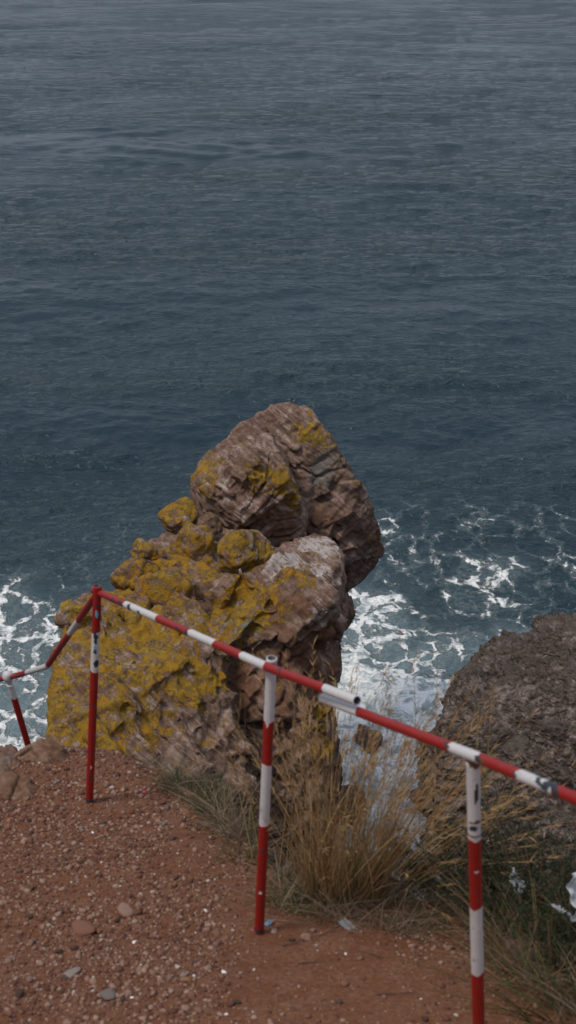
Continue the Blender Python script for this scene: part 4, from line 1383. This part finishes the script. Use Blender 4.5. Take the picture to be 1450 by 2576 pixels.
def up(u, v, tip_u, tip_v, zc_off=0.0):
    b = on_ground(u, v)
    zc = b[1] * CP - (b[2] - CAMH) * SP
    mid = PZ((u * .45 + tip_u * .55) + 6, v * .5 + tip_v * .5, zc - .12 + zc_off)
    return [b + np.array([0, 0, -.02]), mid, PZ(tip_u, tip_v, zc - .3 + zc_off)]
stem(up(580, 2130, 490, 1905), .0035, 'long pale dead stem leaning left over the green tuft', seed=1, sprays=8)
stem(up(560, 2060, 606, 1760), .0024, 'upright brown stem tip crossing the lichen wall', STRAW, seed=2, sprays=30)
stem(up(600, 2150, 618, 1740), .0026, 'pale stem rising highest left of the middle post', seed=3, sprays=12)
stem(up(628, 2160, 640, 1800), .0028, 'greenish stalk standing close left of the middle post', GREEN, seed=4, sprays=10)
stem(up(640, 2170, 560, 1815), .0022, 'drooping feathery straw stem bending left at its tip', STRAW, seed=5, sprays=60)
stem(up(660, 2180, 590, 1830), .0022, 'second feathery straw stem crossing behind the middle post', STRAW, seed=6, sprays=50)
stem(up(700, 2200, 745, 1700), .0022, 'feathery straw stem reaching above the rail right of the middle post', STRAW, seed=7, sprays=60)
stem(up(720, 2200, 770, 1740), .0022, 'feathery straw stem just under the rail by the wall', STRAW, seed=8, sprays=60)
stem(up(1180, 2290, 1240, 1740), .0024, 'plumed straw stem rising past the near post above the rail', STRAW, seed=9, sprays=80)
stem(up(1170, 2280, 1205, 1770), .0024, 'plumed straw stem left of the near post tip', STRAW, seed=10, sprays=80)
stem(up(1060, 2260, 1040, 1690), .0018, 'thin straw stem standing up against the white surf', STRAW, seed=11, sprays=40)
stem(up(1080, 2260, 1100, 1700), .0018, 'thin reddish straw stem against the surf near the outcrop', STRAW, seed=12, sprays=40)
stem(up(1330, 2340, 1238, 2020), .0030, 'bare grey twig leaning left beside the near post', seed=13, sprays=6)
stem(up(1100, 2270, 1330, 1920), .0024, 'straw stem slanting right behind the near post', STRAW, seed=14, sprays=50)
stem(up(1090, 2270, 1280, 1960), .0022, 'second straw stem slanting right behind the near post', STRAW, seed=15, sprays=50)
stem([on_ground(330, 1930) + np.array([0, 0, .03]), on_ground(400, 1965) + np.array([0, 0, .06]), on_ground(460, 2010) + np.array([0, 0, .03])], .005, 'dark woody twig lying along the path lip', WOOD, name='twig', group='twigs on the ground', seed=16)
for k, (u, v, a) in enumerate([(570, 2265, .3), (150, 2300, 2), (470, 2330, 1), (780, 2360, .5), (930, 2400, 2.6), (800, 2420, .2), (1140, 2420, 2.8), (560, 2080, .1), (170, 2115, 2.2), (1000, 2500, .1), (250, 2400, 1.2)]):
    p = on_ground(u, v); L = .05 + .02 * (k % 4)
    e = np.array([math.cos(a) * L, math.sin(a) * L, 0])
    def gz3(q): return np.array([q[0], q[1], zg1(q[0], q[1]) + .004])
    stem([gz3(p - e), gz3(p + np.array([.008, -.006, 0])) + np.array([0, 0, .004]), gz3(p + e)], .0022, 'short dry twig lying flat on the red dirt', WOOD if k % 2 else PALE, name='twig', group='twigs on the ground', seed=30 + k)

# shrubs on the right
def shrub(u, v, w_, h_, label, seed, leafmat=SHRUBM, nb=46, nl=7000, leaf=.014, lean=(0, 0), name='shrub', back=0.0, lw=.35):
    r = np.random.default_rng(seed)
    p = on_ground(u, v) + np.array([0, back, 0])
    root = tag(link(name, None), label, name.replace('_', ' '))
    root.location = tuple(p)
    base, dirs, L = [], [], []
    for k in range(nb):
        a = r.uniform(0, 6.28); s = r.uniform(.1, 1)
        d = np.array([math.cos(a) * s * w_ / h_ + lean[0], math.sin(a) * s * w_ / h_ * .8 + lean[1], r.uniform(.5, 1)])
        base.append(r.normal(0, .025, 3) * np.array([1, 1, .2])); dirs.append(d / np.linalg.norm(d)); L.append(h_ * r.uniform(.6, 1.1))
    base, dirs, L = np.array(base), np.array(dirs), np.array(L)
    bv = blades(base, dirs, L, np.full(nb, .006), r.uniform(0, .4, nb), 8, seed)
    C = bv[0].reshape(nb, 9, 2, 3).mean(2)
    sb, sd_, sl = [], [], []
    for k in range(nb):
        for m in range(9):
            t = r.uniform(.25, 1); i0 = min(7, int(t * 8)); fr = t * 8 - i0
            q = C[k, i0] * (1 - fr) + C[k, i0 + 1] * fr
            ax = C[k, i0 + 1] - C[k, i0]; ax = ax / np.linalg.norm(ax)
            d = ax + r.normal(0, .6, 3); sb.append(q); sd_.append(d / np.linalg.norm(d)); sl.append(h_ * r.uniform(.12, .32))
    sb, sd_, sl = np.array(sb), np.array(sd_), np.array(sl)
    tv = blades(sb, sd_, sl, np.full(len(sb), .0028), r.uniform(0, .4, len(sb)), 4, seed + 1)
    V, Fq, T, H = join([bv, tv])
    link('stem', mesh_np('stem', V, Fq, True, {'tint': T * .6, 'h': H}, [WOOD]), root)
    C2 = tv[0].reshape(len(sb), 5, 2, 3).mean(2)
    ki = r.integers(0, len(sb), nl); t = r.uniform(.1, 1, nl) * 4; i0 = np.minimum(3, t.astype(int)); fr = (t - i0)[:, None]
    lb = C2[ki, i0] * (1 - fr) + C2[ki, i0 + 1] * fr
    ld = norm(sd_[ki] + r.normal(0, .8, (nl, 3)))
    lv = blades(lb, ld, leaf * r.uniform(.6, 1.4, nl), np.full(nl, leaf * lw), r.uniform(0, .3, nl), 2, seed + 2)
    link('foliage', mesh_np('foliage', lv[0], lv[1], True, {'tint': lv[2], 'h': lv[3]}, [leafmat]), root)
    return root
shrub(1265, 2300, .30, .46, 'dark fine leaved shrub just right of the near post', 61, back=.05)
shrub(1385, 2330, .34, .50, 'dark green low shrub below the white plastic at the cliff edge', 62, back=.03)
shrub(1130, 2270, .28, .30, 'low thin dark shrub between the tussock and the near post', 63, nl=4200, back=.08)
shrub(1460, 2440, .24, .30, 'dark green shrub at the right border above the tall stalks', 64, nl=5000)
shrub(1440, 2330, .16, .26, 'small plant with russet red leaves by the white plastic', 65, RUSSET, 14, 240, .03, name='leafy_plant', lw=.55)

zb = on_ground(1430, 2330)
def snag(u, v, zc, w_, h_, label, seed):
    c = PZ(u, v, zc)
    o = scrap(0, 0, w_, h_, WPL, label, 'plastic_bag', 'litter', seed, .42, 0, c)
    o.rotation_euler = (R(55), .2, .3 * seed)
    return o
snag(1462, 2255, 4.55, .11, .14, 'large crumpled white plastic sheet snagged above the russet leaves', 2)
snag(1292, 2222, 5.1, .075, .09, 'crumpled white plastic lump caught in the shrub right of the near post', 4)
snag(1112, 2226, 5.35, .04, .07, 'small white plastic scrap caught in brush left of the near post', 6)
snag(1410, 2300, 4.75, .06, .07, 'torn white plastic strip hanging below the large white sheet', 7)
